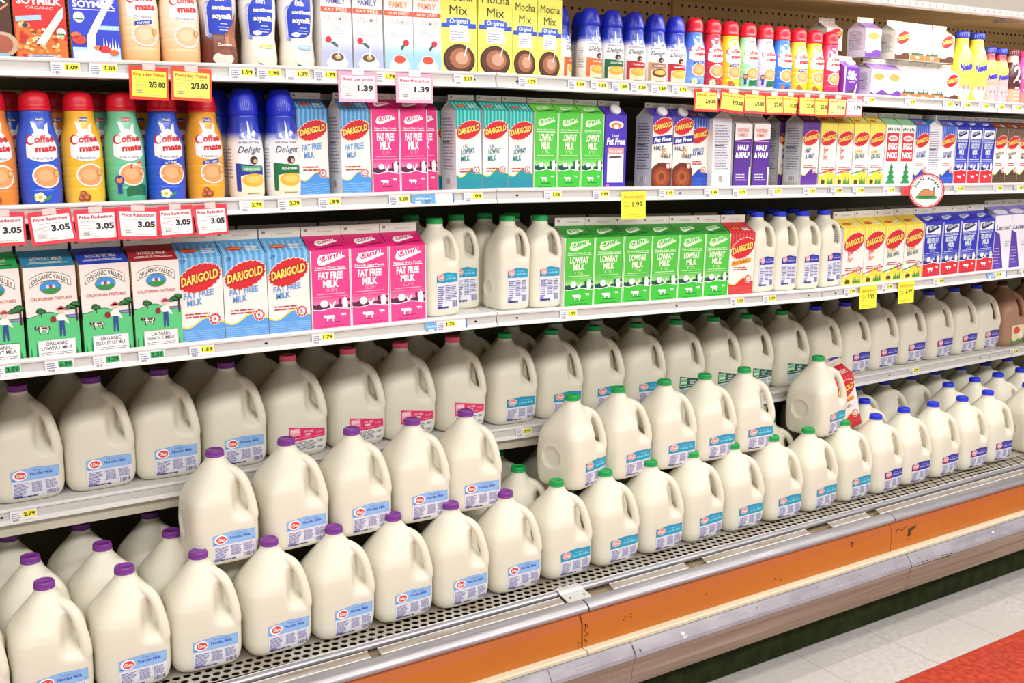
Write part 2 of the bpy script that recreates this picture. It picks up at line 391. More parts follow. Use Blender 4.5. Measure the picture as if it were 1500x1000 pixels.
g.box(XL, XR, -.175, -.16, .012, .14)
part('kick_plate', g, KICK)
for a, b in ((3.80, 3.87),):
    g = G(); g.box(a, b, -.20, -.178, .0005, .012); thing('floor_scrap', 'scrap', 'small pale scrap on the floor under the case kick plate', me=g.mesh('floor_scrap', PAPER))
# small latch bracket hanging under the canopy
t = thing('canopy_bracket', 'bracket', 'pale metal bracket hanging under the canopy at the right', loc=(3.42, .02, 1.86))
g = G(); g.extrude([(-.05, .008), (-.05, .014), (.10, .032), (.10, .024)], -.012, .012); g.box(-.006, .006, .06, .075, .024, .045)
obj('arm', g.mesh('arm', STEEL), t)
g = G(); g.box(-.03, .03, -.075, -.035, .004, .012); obj('plate', g.mesh('plate', CREAM), t)

# ---------------------------------------------------------------- shelves (each section its own)
TAB = dict(A=[(-1, 1.633), (1.33, 1.645), (2.48, 1.627), (3.64, 1.609), (4.8, 1.605), (6, 1.60)],
           B=[(-1, 1.364), (1.33, 1.378), (2.48, 1.360), (3.64, 1.343), (4.8, 1.340), (6, 1.335)],
           C=[(-1, 1.082), (1.33, 1.080), (2.48, 1.051), (3.64, 1.053), (4.8, 1.05), (6, 1.05)],
           D=[(-1, .735), (1.33, .731), (2.48, .695), (3.64, .703), (4.8, .703), (6, .703)])
TOPZ = .005
def zof(row, x):
    T = TAB[row]
    for (a, za), (b, zb) in zip(T, T[1:]):
        if x <= b: return za + (zb - za) * (x - a) / (b - a) - TOPZ
    return T[-1][1] - TOPZ
nm = dict(A='top', B='second', C='third', D='fourth')
sec = ['far left', 'left', 'middle', 'right', 'far right', 'farthest right']
LIPY = dict(A=0.0, B=0.0, C=0.0, D=.185)
for row in 'ABCD':
    y0 = LIPY[row]
    for k in range(6):
        a, b = JO[k] + .0015, JO[k + 1] - .0015; za, zb = zof(row, a) + TOPZ, zof(row, b) + TOPZ
        t = thing('shelf', 'shelf', 'white steel shelf with price rail, %s row, %s section of the case' % (nm[row], sec[k]), 'steel shelves of the case')
        g = G(); g.extrude([(y0 + .004, -.005), (y0 + .004, -.030), (BACK - .012, -.030), (BACK - .012, -.005)], a, b, z0=za, z1=zb)
        if row == 'D' and k < 3: g.extrude([(y0 + .004, -.030), (y0 + .004, -.066), (y0 + .012, -.068), (y0 + .012, -.030)], a, b, z0=za, z1=zb, m=1)
        g.extrude([(y0 + .006, -.0305), (y0 + .006, -.0325), (BACK - .014, -.0325), (BACK - .014, -.0305)], a, b, z0=za, z1=zb, m=2)  # underside sheet, its shade painted as dark olive
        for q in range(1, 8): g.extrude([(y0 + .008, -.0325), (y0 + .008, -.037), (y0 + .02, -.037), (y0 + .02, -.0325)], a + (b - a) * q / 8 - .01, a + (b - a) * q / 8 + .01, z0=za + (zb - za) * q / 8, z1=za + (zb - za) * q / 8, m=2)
        obj('shelf_board', g.mesh('shelf_board', [ENAMEL, BEIGE, SHADE_PAINT]), t)
        g = G()
        g.extrude([(y0 + .004, -.001), (y0 - .004, 0), (y0 - .0135, -.001), (y0 - .0155, -.004), (y0 - .0145, -.0075), (y0 - .0105, -.009), (y0 + .004, -.009)], a, b, z0=za, z1=zb)
        g.extrude([(y0 + .004, -.009), (y0 - .0100, -.009), (y0 - .0115, -.027), (y0 + .004, -.027)], a, b, z0=za, z1=zb, m=1)
        g.extrude([(y0 + .004, -.027), (y0 - .0125, -.0255), (y0 - .0145, -.027), (y0 - .0150, -.0290), (y0 - .0170, -.0300), (y0 - .0175, -.0345), (y0 - .013, -.0360), (y0 + .004, -.0360)], a, b, z0=za, z1=zb)
        # small stamped slots in the rail
        for q in (.05, .5, .95):
            x = a + (b - a) * q; z = za + (zb - za) * q - .018
            g.add([(x + .004 * math.cos(i * math.pi / 4), y0 - .0115, z + .0025 * math.sin(i * math.pi / 4)) for i in range(8)][::-1], [tuple(range(8))], m=2)
        obj('price_rail', g.mesh('price_rail', [ENAMEL, CHANNEL, DARK]), t)

# ================================================================ MILK JUGS
def sstep(a, b, x):
    t = min(1, max(0, (x - a) / (b - a))); return t * t * (3 - 2 * t)
def interp(T, x):
    if x <= T[0][0]: return T[0][1]
    for (a, p), (b, q) in zip(T, T[1:]):
        if x <= b: return p + (q - p) * (x - a) / (b - a)
    return T[-1][1]
def make_jug(hw, H, prof, expo, rec, path, tube, mat_, dimple=True):
    """blow-moulded jug: rounded square body narrowing to a neck, recessed at the front-right corner, handle bridging the recess"""
    bm = bmesh.new(); n = 72; zs = []
    z = 0
    while z < H: zs.append(z); z += .0035
    zs.append(H); rings = []
    for z in zs:
        a = interp(prof, z); e = interp(expo, z); ring = []
        for k in range(n):
            t = 2 * math.pi * k / n; ca, sa = math.cos(t), math.sin(t)
            r = a / (abs(ca) ** e + abs(sa) ** e) ** (1 / e)
            d = abs((math.degrees(t) - 315 + 180) % 360 - 180)
            gg = 1 - sstep(rec[0], rec[1], d); hh = sstep(rec[2], rec[3], z) * (1 - sstep(rec[4], rec[5], z))
            r = r + (min(r, rec[6]) - r) * gg * hh
            x, y = r * ca, r * sa
            if dimple:   # round volume dimples pressed in the left and back faces
                for (nx, ny) in ((-1, 0), (0, 1)):
                    if x * nx + y * ny > a * .8:
                        uu = (y if nx else x); q = math.hypot(uu - (.012 if nx else 0), z - hw * 1.12); rr = hw * .40
                        dd = .0045 * (1 - sstep(rr * .78, rr, q)) - .0016 * math.exp(-((q - rr * 1.05) / .003) ** 2)
                        x -= nx * dd; y -= ny * dd
            ring.append(bm.verts.new((x, y, z)))
        rings.append(ring)
    for A, B in zip(rings, rings[1:]):
        for k in range(n): bm.faces.new((A[k], A[(k + 1) % n], B[(k + 1) % n], B[k]))
    bm.faces.new(rings[0][::-1]); bm.faces.new(rings[-1])
    # handle tube along a smooth path in the corner plane
    c = math.sqrt(.5); P = []
    for i in range(len(path) - 1):
        p0 = path[max(0, i - 1)]; p1 = path[i]; p2 = path[i + 1]; p3 = path[min(len(path) - 1, i + 2)]
        for q in range(6):
            t = q / 6
            P.append(tuple(.5 * (2 * p1[j] + (p2[j] - p0[j]) * t + (2 * p0[j] - 5 * p1[j] + 4 * p2[j] - p3[j]) * t * t + (3 * p1[j] - p0[j] - 3 * p2[j] + p3[j]) * t ** 3) for j in (0, 1)))
    P.append(path[-1]); prev = None; m = 16
    for i, (r, z) in enumerate(P):
        a = P[max(0, i - 1)]; b = P[min(len(P) - 1, i + 1)]; tx, tz = b[0] - a[0], b[1] - a[1]; L = math.hypot(tx, tz); nx, nz = -tz / L, tx / L
        ring = []
        for k in range(m):
            w_ = 2 * math.pi * k / m; p = tube[0] * math.cos(w_); s_ = tube[1] * math.sin(w_)
            rr = r + nx * p; zz = z + nz * p
            ring.append(bm.verts.new((rr * c + s_ * c, -rr * c + s_ * c, zz)))
        if prev:
            for k in range(m): bm.faces.new((prev[k], prev[(k + 1) % m], ring[(k + 1) % m], ring[k]))
        else: bm.faces.new(ring[::-1])
        prev = ring
    bm.faces.new(prev); bmesh.ops.recalc_face_normals(bm, faces=bm.faces)
    me = bpy.data.meshes.new('raw'); bm.to_mesh(me); bm.free()
    o = bpy.data.objects.new('raw', me); COL.objects.link(o)
    md = o.modifiers.new('r', 'REMESH'); md.mode = 'VOXEL'; md.voxel_size = .0024
    sm = o.modifiers.new('s', 'SMOOTH'); sm.iterations = 4; sm.factor = .5
    dg = bpy.context.evaluated_depsgraph_get(); dg.update()
    res = bpy.data.meshes.new_from_object(o.evaluated_get(dg)); bpy.data.objects.remove(o)
    res.name = 'jug_body'; res.materials.clear(); res.materials.append(mat_)
    res.polygons.foreach_set('use_smooth', [True] * len(res.polygons)); res.polygons.foreach_set('material_index', [0] * len(res.polygons)); res.update()
    return res
GAL_PROF = [(0, .055), (.003, .0625), (.008, .0680), (.016, .0720), (.03, .0745), (.05, .0752), (.10, .0751), (.125, .0747), (.142, .0735), (.156, .0695), (.170, .0625), (.184, .053), (.198, .0425), (.210, .033), (.218, .0265), (.224, .0215), (.228, .0200), (.236, .0200)]
GAL_EXP = [(0, 4.8), (.09, 5.6), (.14, 4.0), (.17, 2.9), (.20, 2.3), (.22, 2), (1, 2)]
GAL_PATH = [(.066, .066), (.0790, .080), (.0865, .100), (.0845, .124), (.0785, .148), (.0710, .170), (.0610, .188), (.0460, .2000), (.0290, .2060), (.008, .208)]
gal_mesh = make_jug(.076, .236, GAL_PROF, GAL_EXP, (16, 44, .092, .136, .196, .214, .0515), GAL_PATH, (.0098, .0125), MILK)
choc_mesh = gal_mesh.copy(); choc_mesh.materials.clear(); choc_mesh.materials.append(CHOCJ)
HG_PROF = [(0, .040), (.003, .0445), (.008, .0468), (.02, .0478), (.14, .0478), (.158, .0465), (.170, .0435), (.182, .038), (.194, .031), (.204, .0245), (.210, .0205), (.214, .0195), (.222, .0195)]
HG_EXP = [(0, 5), (.13, 5), (.16, 3.6), (.19, 2.5), (.21, 2), (1, 2)]
HG_PATH = [(.038, .108), (.0500, .118), (.0535, .136), (.0515, .156), (.0465, .174), (.0390, .189), (.0270, .198), (.0140, .201), (.005, .201)]
hg_mesh = make_jug(.0478, .222, HG_PROF, HG_EXP, (24, 52, .120, .146, .178, .203, .0225), HG_PATH, (.0068, .0085), MILK)

def cap_mesh(colr, r=.0198, h=.0150):
    g = G(); n = 40
    prof = [(r * .99, 0), (r * 1.03, .001), (r * 1.03, .0035), (r * .99, .004), (r * .985, .0045), (r * .97, h * .82), (r * .93, h * .95), (r * .85, h), (r * .80, h), (r * .78, h - .0008), (.0001, h - .0008)]
    g.lathe(prof, n, colr)
    for k in range(n):   # grip ribs
        a = 2 * math.pi * (k + .5) / n; ca, sa = math.cos(a), math.sin(a); q = .0008
        V = [((r * .98) * ca - q * sa, (r * .98) * sa + q * ca, .005), ((r * .98) * ca + q * sa, (r * .98) * sa - q * ca, .005), (r * 1.02 * ca, r * 1.02 * sa, .005),
             ((r * .96) * ca - q * sa, (r * .96) * sa + q * ca, h * .85), ((r * .96) * ca + q * sa, (r * .96) * sa - q * ca, h * .85), (r * .985 * ca, r * .985 * sa, h * .85)]
        g.add(V, [(0, 2, 5, 3), (2, 1, 4, 5), (3, 5, 4)], colr)
    return g.mesh('screw_cap', CAPM)
CAPC = dict(purple='7A3492', plum='5E1F4E', pink='FF6C8C', green='12A04E', blue='1E35D8', brown='3A2418', red='8E1E1E')
CAP = {k: cap_mesh(v) for k, v in CAPC.items()}

def ray_surf(me, x0, z0, eps=.00035):
    bv = BVHTree.FromPolygons([v.co for v in me.vertices], [tuple(p.vertices) for p in me.polygons])
    def sf(u, v, L):
        h, nrm, i, d = bv.ray_cast(Vector((u + x0, -.3, v + z0)), Vector((0, 1, 0)))
        y = h.y if h else -.07
        return (u + x0, y - eps * L - .0002, v + z0)
    return sf
def label_std(me, x0, z0, W, H, top, topdark, txt, txcol, kind):
    g = G(); sf = ray_surf(me, x0, z0); N = 12
    hv = H * (.40 if H < W else .27)      # coloured header height
    if kind == 'slant':   # header highest a third along, falling towards both ends
        hi = lambda u: H * (1.0 - .06 * max(0, (-u / W + -.02)) * 3 - .10 * max(0, u / W))
    else: hi = lambda u: H * (1.02 - .17 * (u / W + .5))
    lo = lambda u: H - hv * 1.05 + (.00 if kind == 'slant' else 0)
    bl = {'lt': 'DDE3F4'}.get(kind, 'E6E4EE')
    rect(g, sf, -W / 2, W / 2, 0, H - hv, bl, 1, N, 5)
    band(g, sf, -W / 2, W / 2, lo, hi, topdark, 1, N, 3)
    band(g, sf, -W / 2 + .001, W / 2 - .001, lambda u: lo(u) + .001, lambda u: hi(u) - .0012, top, 2, N, 3)
    return g, sf, hv, lo, hi
def nutrition(g, sf, W, H, hv, ink='5B5CA8'):
    t = H - hv * 1.1
    lines(g, sf, -W * .46, -W * .14, t * .22, t * .93, 9, ink, 2, .5, .35, 2)
    lines(g, sf, -W * .09, W * .16, t * .30, t * .95, 10, ink, 2, .5, .2, 3)
    lines(g, sf, W * .20, W * .46, t * .42, t * .95, 8, ink, 2, .5, .3, 4)
    rect(g, sf, -W * .48, -W * .30, t * .02, t * .20, '8A86C4', 2)
    lines(g, sf, -W * .46, W * .05, t * .03, t * .12, 1, '2E2E7A', 3, .8, .1, 5)
    barcode(g, sf, W * .22, W * .47, t * .06, t * .32, '3C3A86', 2)
    for q in (-.115, .18): rect(g, sf, W * q, W * q + .0005, t * .25, t * .95, ink, 2)
def label_mesh(me, kind, x0, z0, W, H):
    if kind == 'lightblue':
        g, sf, hv, lo, hi = label_std(me, x0, z0, W, H, '93BDEE', '7FB0EA', '', '', 'slant')
        m = H - hv
        ell(g, sf, -W * .32, m + hv * .42, W * .15, hv * .40, 'FFFFFF', 3); ell(g, sf, -W * .31, m + hv * .42, W * .115, hv * .30, 'E0473C', 4); text(g, sf, 'Glen', -W * .31, m + hv * .28, hv * .28, W * .17, 'FFFFFF', 5, .02)
        text(g, sf, 'VITAMIN A & D', W * .12, m + hv * .68, hv * .12, W * .34, '3E62C0', 3)
        text(g, sf, 'Nonfat Milk', W * .13, m + hv * .36, hv * .24, W * .48, '2C5CC8', 3, .02)
        rect(g, sf, -W * .48, W * .45, m + hv * .05, m + hv * .17, '4F86DE', 3)
        nutrition(g, sf, W, H, hv)
    elif kind in ('teal', 'navy'):
        c, d = ('1E9CC4', '0E6F98') if kind == 'teal' else ('2E2FA8', '1B1B70')
        g, sf, hv, lo, hi = label_std(me, x0, z0, W, H, c, d, '', '', 'slant')
        m = H - hv
        ell(g, sf, -W * .31, m + hv * .50, W * .15, hv * .36, 'F4C7C4', 3); ell(g, sf, -W * .31, m + hv * .50, W * .12, hv * .27, 'E88A8C', 4); text(g, sf, 'Glen', -W * .31, m + hv * .38, hv * .24, W * .18, 'FFFFFF', 5, .02)
        text(g, sf, '1% MILKFAT' if kind == 'teal' else 'VITAMIN A & D', W * .14, m + hv * .56, hv * .14, W * .34, '9FE3F4' if kind == 'teal' else 'B8B8F0', 3)
        text(g, sf, 'Lowfat Milk' if kind == 'teal' else 'Reduced Fat', W * .16, m + hv * .25, hv * .22, W * .50, '8FE6F6' if kind == 'teal' else 'C8C8FA', 3, .02)
        if kind == 'navy' and H < W: rect(g, sf, -W * .49, -W * .20, m + hv * .02, m + hv * .30, 'B01E48', 3)
        nutrition(g, sf, W, H, hv)
    else:
        c, d, c2 = ('E3316E', 'C4164F', 'F79AB6') if kind == 'pink' else ('1E5A50', '123C38', 'B9EBC4')
        g = G(); sf = ray_surf(me, x0, z0); hv = H * .5
        hi = lambda u: H * (1.05 - .22 * (u / W + .5)); lo = lambda u: H * (.46 + .06 * (u / W + .5))
        rect(g, sf, -W * .5, W * .47, 0, H * .52, 'E9E9EC', 1, 12, 4); band(g, sf, -W / 2, W / 2, lo, hi, c, 2, 12, 3)
        rect(g, sf, -W * .48, -W * .20, H * .56, H * .97, c2, 3, 3, 3)
        text(g, sf, 'CRYSTAL', -W * .34, H * .80, H * .11, W * .24, 'FFFFFF' if kind == 'pink' else '2A8A4A', 4, .03)
        rect(g, sf, -W * .46, -W * .22, H * .60, H * .67, d, 4)
        text(g, sf, 'FAT FREE' if kind == 'pink' else '2% MILK', W * .04, H * .76, H * .08, W * .26, 'FBC9D8' if kind == 'pink' else 'DDF2E2', 3, .03)
        text(g, sf, 'MILK', W * .02, H * .65, H * .07, W * .16, 'FFFFFF', 3, .03); text(g, sf, 'SLIM' if kind == 'pink' else 'LOWFAT', W * .32, H * .68, H * .07, W * .16, 'FBC9D8', 3)
        rect(g, sf, -W * .16, W * .46, H * .57, H * .59, 'F79AB6' if kind == 'pink' else 'DDF2E2', 3, 4)
        lines(g, sf, -W * .46, W * .24, H * .10, H * .46, 7, '606468' if kind == 'pink' else '6FA0A0', 2, .5, .1, 6)
        barcode(g, sf, W * .28, W * .45, H * .08, H * .42, '505458' if kind == 'pink' else '6FA0A0', 2, 7)
    return g.mesh('label', PRINT)
GLAB = {k: label_mesh(gal_mesh, k, .012, .013, .096, .066) for k in ('lightblue', 'teal', 'navy')}
for k in ('pink', 'dkgreen'): GLAB[k] = label_mesh(gal_mesh, k, .012, .016, .094, .064)
HLAB = {k: label_mesh(hg_mesh, k, .003, .018, .060, .088) for k in ('teal', 'navy')}
def choc_label():
    g = G(); sf = ray_surf(gal_mesh, .012, .014)
    rect(g, sf, -.04, .04, 0, .07, 'EFE3B8', 1, 10, 4); ell(g, sf, -.012, .05, .02, .014, 'D9542A', 2); ell(g, sf, .015, .03, .018, .012, 'F2F0E6', 2); band(g, sf, -.04, .04, 0, lambda u: .014 + .008 * math.sin(u * 90), '4F9A3E', 2, 10)
    return g.mesh('label', PRINT)
GLAB['choc'] = choc_label()
def slope_tilt(x, z):
    for r_ in 'ABCD':
        if abs(zof(r_, x) - z) < .004: return -math.atan((zof(r_, x + .01) - zof(r_, x - .01)) / .02)
    return .016 if z < .5 and x < .95 else 0
DESC = []    # (object, description, row phrase) -> labels are written at the end
def jug(cap, lab, x, y, z, rot=0, desc='', row='', size='gallon', group=None, tilt=(0, 0)):
    t = thing('gallon_milk_jug' if size == 'gallon' else 'half_gallon_milk_jug', 'milk jug', None, group, (x, y, z), (tilt[0], tilt[1] or slope_tilt(x, z), rot))
    if size == 'gallon':
        obj('jug_body', choc_mesh if cap == 'brown' else gal_mesh, t); obj('screw_cap', CAP[cap], t, (0, 0, .2315), (0, 0, random.random() * 6))
        if lab: obj('label', GLAB[lab], t)
    else:
        obj('jug_body', hg_mesh, t); obj('screw_cap', CAP[cap], t, (0, 0, .2185), (0, 0, random.random() * 6))
        if lab: obj('label', HLAB[lab], t)
    DESC.append((t, desc, row)); return t
DECKZ = [(.27, .3865), (.73, .376), (1.36, .3725), (1.6, .3725), (2.3, .3725), (4, .3725)]
def deckz(x): return .3725 + dz(x)
random.seed(11)
rj = lambda s=.05: random.uniform(-s, s)
# bottom deck, front row
R1 = [(.12, 'p'), (.273, 'p'), (.426, 'p'), (.580, 'p'), (.736, 'p'), (.890, 'p'), (1.047, 'p'), (1.201, 'p'), (1.359, 'p'), (1.519, 'g'), (1.678, 'g'), (1.837, 'g'), (1.992, 'g'), (2.149, 'g'), (2.308, 'g'), (2.464, 'g'), (2.629, 'g'), (2.776, 'b'), (2.924, 'b'), (3.074, 'b'), (3.227, 'b'), (3.381, 'b'), (3.615, 'b0')]
K = dict(p=('purple', 'lightblue', 'purple-capped gallon milk jug with light blue label'), g=('green', 'teal', 'green-capped gallon milk jug with teal label'), b=('blue', 'navy', 'blue-capped gallon milk jug with navy label'), b0=('blue', None, 'unlabelled gallon milk jug'),
         k=('pink', 'pink', 'pink-capped gallon milk jug with pink label'), dg=('green', 'dkgreen', 'green-capped gallon milk jug with dark green label'), c=('brown', 'choc', 'gallon jug of chocolate milk'))
def jrow(L, y, zf, row, group, jit=.05, noname=False):
    for x, k in L:
        c, l, d = K[k]
        jug(c, l, x, y + rj(.004), zf(x), rj(jit), d, row, group=group)
jrow(R1, 0, deckz, 'front row of bottom deck', 'gallon jugs on the bottom deck')
jrow([(.27, 'p'), (.415, 'p'), (.565, 'p'), (.72, 'p'), (1.36, 'p'), (1.50, 'g'), (2.458, 'g'), (2.913, 'b'), (3.373, 'b'), (3.528, 'b'), (3.677, 'b'), (3.83, 'b')], .157, deckz, 'second row of bottom deck', 'gallon jugs on the bottom deck')
jrow([(.09, 'p'), (.25, 'p'), (.40, 'p'), (.555, 'p'), (.71, 'p'), (1.37, 'g'), (1.53, 'g'), (1.69, 'g'), (2.38, 'g'), (2.54, 'g'), (2.90, 'b'), (3.055, 'b'), (3.21, 'b'), (3.363, 'b'), (3.516, 'b'), (3.671, 'b'), (3.825, 'b'), (3.98, 'b')], .312, deckz, 'third row of bottom deck', 'gallon jugs on the bottom deck')
jrow([(2.98, 'b'), (3.14, 'b'), (3.30, 'b'), (3.46, 'b'), (3.62, 'b'), (3.78, 'b'), (3.94, 'b'), (4.1, 'b')], .468, deckz, 'rear row of bottom deck', 'gallon jugs on the bottom deck')
# second layer standing on the front two rows
for x, k, yy, rz in [(.653, 'p', .0775, 0), (.818, 'p', .0775, .03), (.980, 'p', .0775, 0), (1.140, 'p', .0775, -.04), (1.292, 'p', .0775, -.12),
                 (1.617, 'g', .070, .30), (1.776, 'g', .074, .10), (1.943, 'g', .074, -.06), (2.093, 'g', .07, -.06), (2.253, 'g', .072, -.10), (2.572, 'g', .070, .18)]:
    c, l, d = K[k]
    jug(c, l, x, yy, .5745, rz, d, 'stacked on bottom-deck jugs', group='gallon jugs stacked as a second layer')
# fourth shelf
RD = [(.292, 'p'), (.443, 'p'), (.592, 'p'), (.747, 'p'), (.901, 'k'), (1.061, 'k'), (1.209, 'k'), (1.360, 'k'), (1.524, 'g'), (1.680, 'g'), (1.835, 'g'), (1.990, 'g'), (2.146, 'dg'), (2.304, 'dg'), (2.450, 'dg'), (2.614, 'dg'), (2.774, 'b'), (2.925, 'b'), (3.071, 'b'), (3.231, 'b'), (3.382, 'b'), (3.536, 'b'), (3.679, 'b'), (3.841, 'c'), (4.0, 'c')]
jrow([(.135, 'p')] + RD, .274, lambda x: zof('D', x), 'front row of fourth shelf', 'gallon jugs on the fourth shelf')
jrow([(x - .028, k) for x, k in [(.135, 'p')] + RD], .431, lambda x: zof('D', x), 'second row of fourth shelf', 'gallon jugs on the fourth shelf')
# half gallon jugs on the third shelf
for x, y, rz, k in [(1.207, .072, .10, 't'), (1.305, .140, -.05, 't'), (1.408, .072, 0, 't'), (1.506, .072, 0, 't'), (1.205, .19, 0, 't'), (1.403, .175, 0, 't'), (1.488, .175, 0, 't'),
                    (2.272, .072, 0, 'n'), (2.366, .072, 0, 'n'), (2.464, .072, 0, 'n'), (2.564, .072, 0, 'n'), (2.255, .175, 0, 'n'), (2.35, .175, 0, 'n'), (2.445, .175, 0, 'n'), (2.54, .175, 0, 'n')]:
    jug('green' if k == 't' else 'blue', 'teal' if k == 't' else 'navy', x, y, zof('C', x), rz + rj(.03), 'green-capped half gallon jug with teal label' if k == 't' else 'blue-capped half gallon jug with navy label', ('front row of' if y < .15 else 'second row of') + ' third shelf', 'half', 'half gallon jugs on the third shelf')

# ================================================================ GABLE-TOP CARTONS
def frontS(w, d): return lambda u, v, L: (u, -d / 2 - .0002 - EPS * L, v)
def leftS(w, d): return lambda u, v, L: (-w / 2 - .0002 - EPS * L, -u, v)
def rightS(w, d): return lambda u, v, L: (w / 2 + .0002 + EPS * L, u, v)
def roofS(w, d, hc, rh):
    L_ = math.hypot(d / 2 - .0015, rh); ny, nz = -rh / L_, (d / 2) / L_
    return lambda u, v, L: (u, -d / 2 + (d / 2 - .0015) * v / L_ + ny * (EPS * L + .0002), hc + rh * v / L_ + nz * (EPS * L + .0002))
def gable(w, d, hc, rh, fin, c_body, c_roof, c_side=None, fincol='D9D2C8', finmark='7A7470'):
    cs = c_side or c_body; y = d / 2; x = w / 2
    b = G()
    V = [(-x, -y, 0), (x, -y, 0), (x, y, 0), (-x, y, 0), (-x, -y, hc), (x, -y, hc), (x, y, hc), (-x, y, hc)]
    b.add(V, [(0, 1, 5, 4)], c_body); b.add(V, [(2, 3, 7, 6)], c_body); b.add(V, [(1, 2, 6, 5), (3, 0, 4, 7)], cs); b.add(V, [(3, 2, 1, 0)], 'E8E4DC')
    # folded roof panels, side gussets and top fin
    r = G(); z1 = hc + rh; i = w * .30; t = .0015
    V = [(-x, -y, hc), (x, -y, hc), (x, y, hc), (-x, y, hc), (-x, -t, z1), (x, -t, z1), (x, t, z1), (-x, t, z1), (-x + i, 0, z1 - .001), (x - i, 0, z1 - .001)]
    r.add(V, [(0, 1, 5, 4), (2, 3, 7, 6)], c_roof)
    r.add(V, [(3, 0, 8), (1, 2, 9)], cs if cs != c_body else c_roof); r.add(V, [(0, 4, 8), (7, 3, 8), (5, 1, 9), (2, 6, 9)], 'CFC9BE')
    r.box(-x, x, -t, t, z1 - .0005, z1 + fin, fincol)
    f = lambda u, v, L: (u, -t - .0002 - EPS * L, v)
    rect(r, f, -x * .86, -x * .70, z1 + fin * .45, z1 + fin * .72, finmark, 1)
    lines(r, f, -x * .2, x * .7, z1 + fin * .35, z1 + fin * .75, 1, 'B9B2A6', 1, .4, .3, 3)
    return b, r
def side_print(b, w, d, hc, ink='8E8AA0', bg='E3E1E6', seed=1, bar=True):
    for sf in (leftS(w, d),):
        rect(b, sf, -d * .42, d * .42, hc * .06, hc * .97, bg, 1)
        lines(b, sf, -d * .37, d * .37, hc * .26, hc * .93, 17, ink, 2, .42, .25, seed)
        lines(b, sf, -d * .37, d * .10, hc * .60, hc * .62, 1, '404050', 3, .8, .1, seed)
        if bar: rect(b, sf, -d * .22, d * .2, hc * .075, hc * .17, 'FFFFFF', 2); barcode(b, sf, -d * .18, d * .16, hc * .08, hc * .165, '404048', 3, 8)
HGW, HGC, HGR, HGF = .0945, .176, .028, .021
QW, QC, QR, QF = .0695, .186, .0125 + .010, .013
PW, PC, PR, PF = .0695, .082, .020, .014
def scallop(g, sf, cu, cv, ru, rv, col, L, n=22, amp=.09, rot=.22):
    pts = []
    for i in range(n * 4):
        a = 2 * math.pi * i / (n * 4); k = 1 + amp * (abs(math.sin(n * a / 2)) - .5)
        u, v = ru * k * math.cos(a), rv * k * math.sin(a); pts.append((cu + u, cv + v + rot * u))
    poly(g, sf, pts, col, L)
def dari_logo(b, sf, w, cv, s=1, cu=0):
    ru, rv = w * .47 * s, w * .30 * s
    scallop(b, sf, cu, cv, ru * 1.02, rv * 1.04, 'F4E8E0', 3); scallop(b, sf, cu, cv, ru * .98, rv * .98, 'D4202C', 4)
    poly(b, sf, [(cu - ru * .93, cv - rv * .42 - .20 * ru), (cu + ru * .93, cv - rv * .40 + .22 * ru), (cu + ru * .93, cv + rv * .44 + .22 * ru), (cu - ru * .93, cv + rv * .38 - .20 * ru)], 'B8141F', 5)
    text(b, sf, 'DARIGOLD', cu, cv - rv * .27, rv * .62, ru * 1.74, 'FBE36A', 6, .035, 0, .22)
def waves(b, sf, w, v, col, edge='F2DC4A', L=2, amp=.006, step=True, alt=None):
    f = lambda u: v + amp * 1.3 * math.sin((u / w + .1) * 7.5) + w * .10 * (u / w)
    band(b, sf, -w / 2, w / 2, lambda u: f(u), lambda u: f(u) + w * .035, edge, L, 14); band(b, sf, -w / 2, w / 2, 0, f, col, L, 14)
    if alt:
        for k in range(5): band(b, sf, -w / 2, w / 2, lambda u, k=k: (v - amp * 2) * (.12 + .17 * k) + .001 * math.sin(u * 200 + k), lambda u, k=k: (v - amp * 2) * (.12 + .17 * k) + .0022 + .001 * math.sin(u * 200 + k), alt, L + 1, 10)
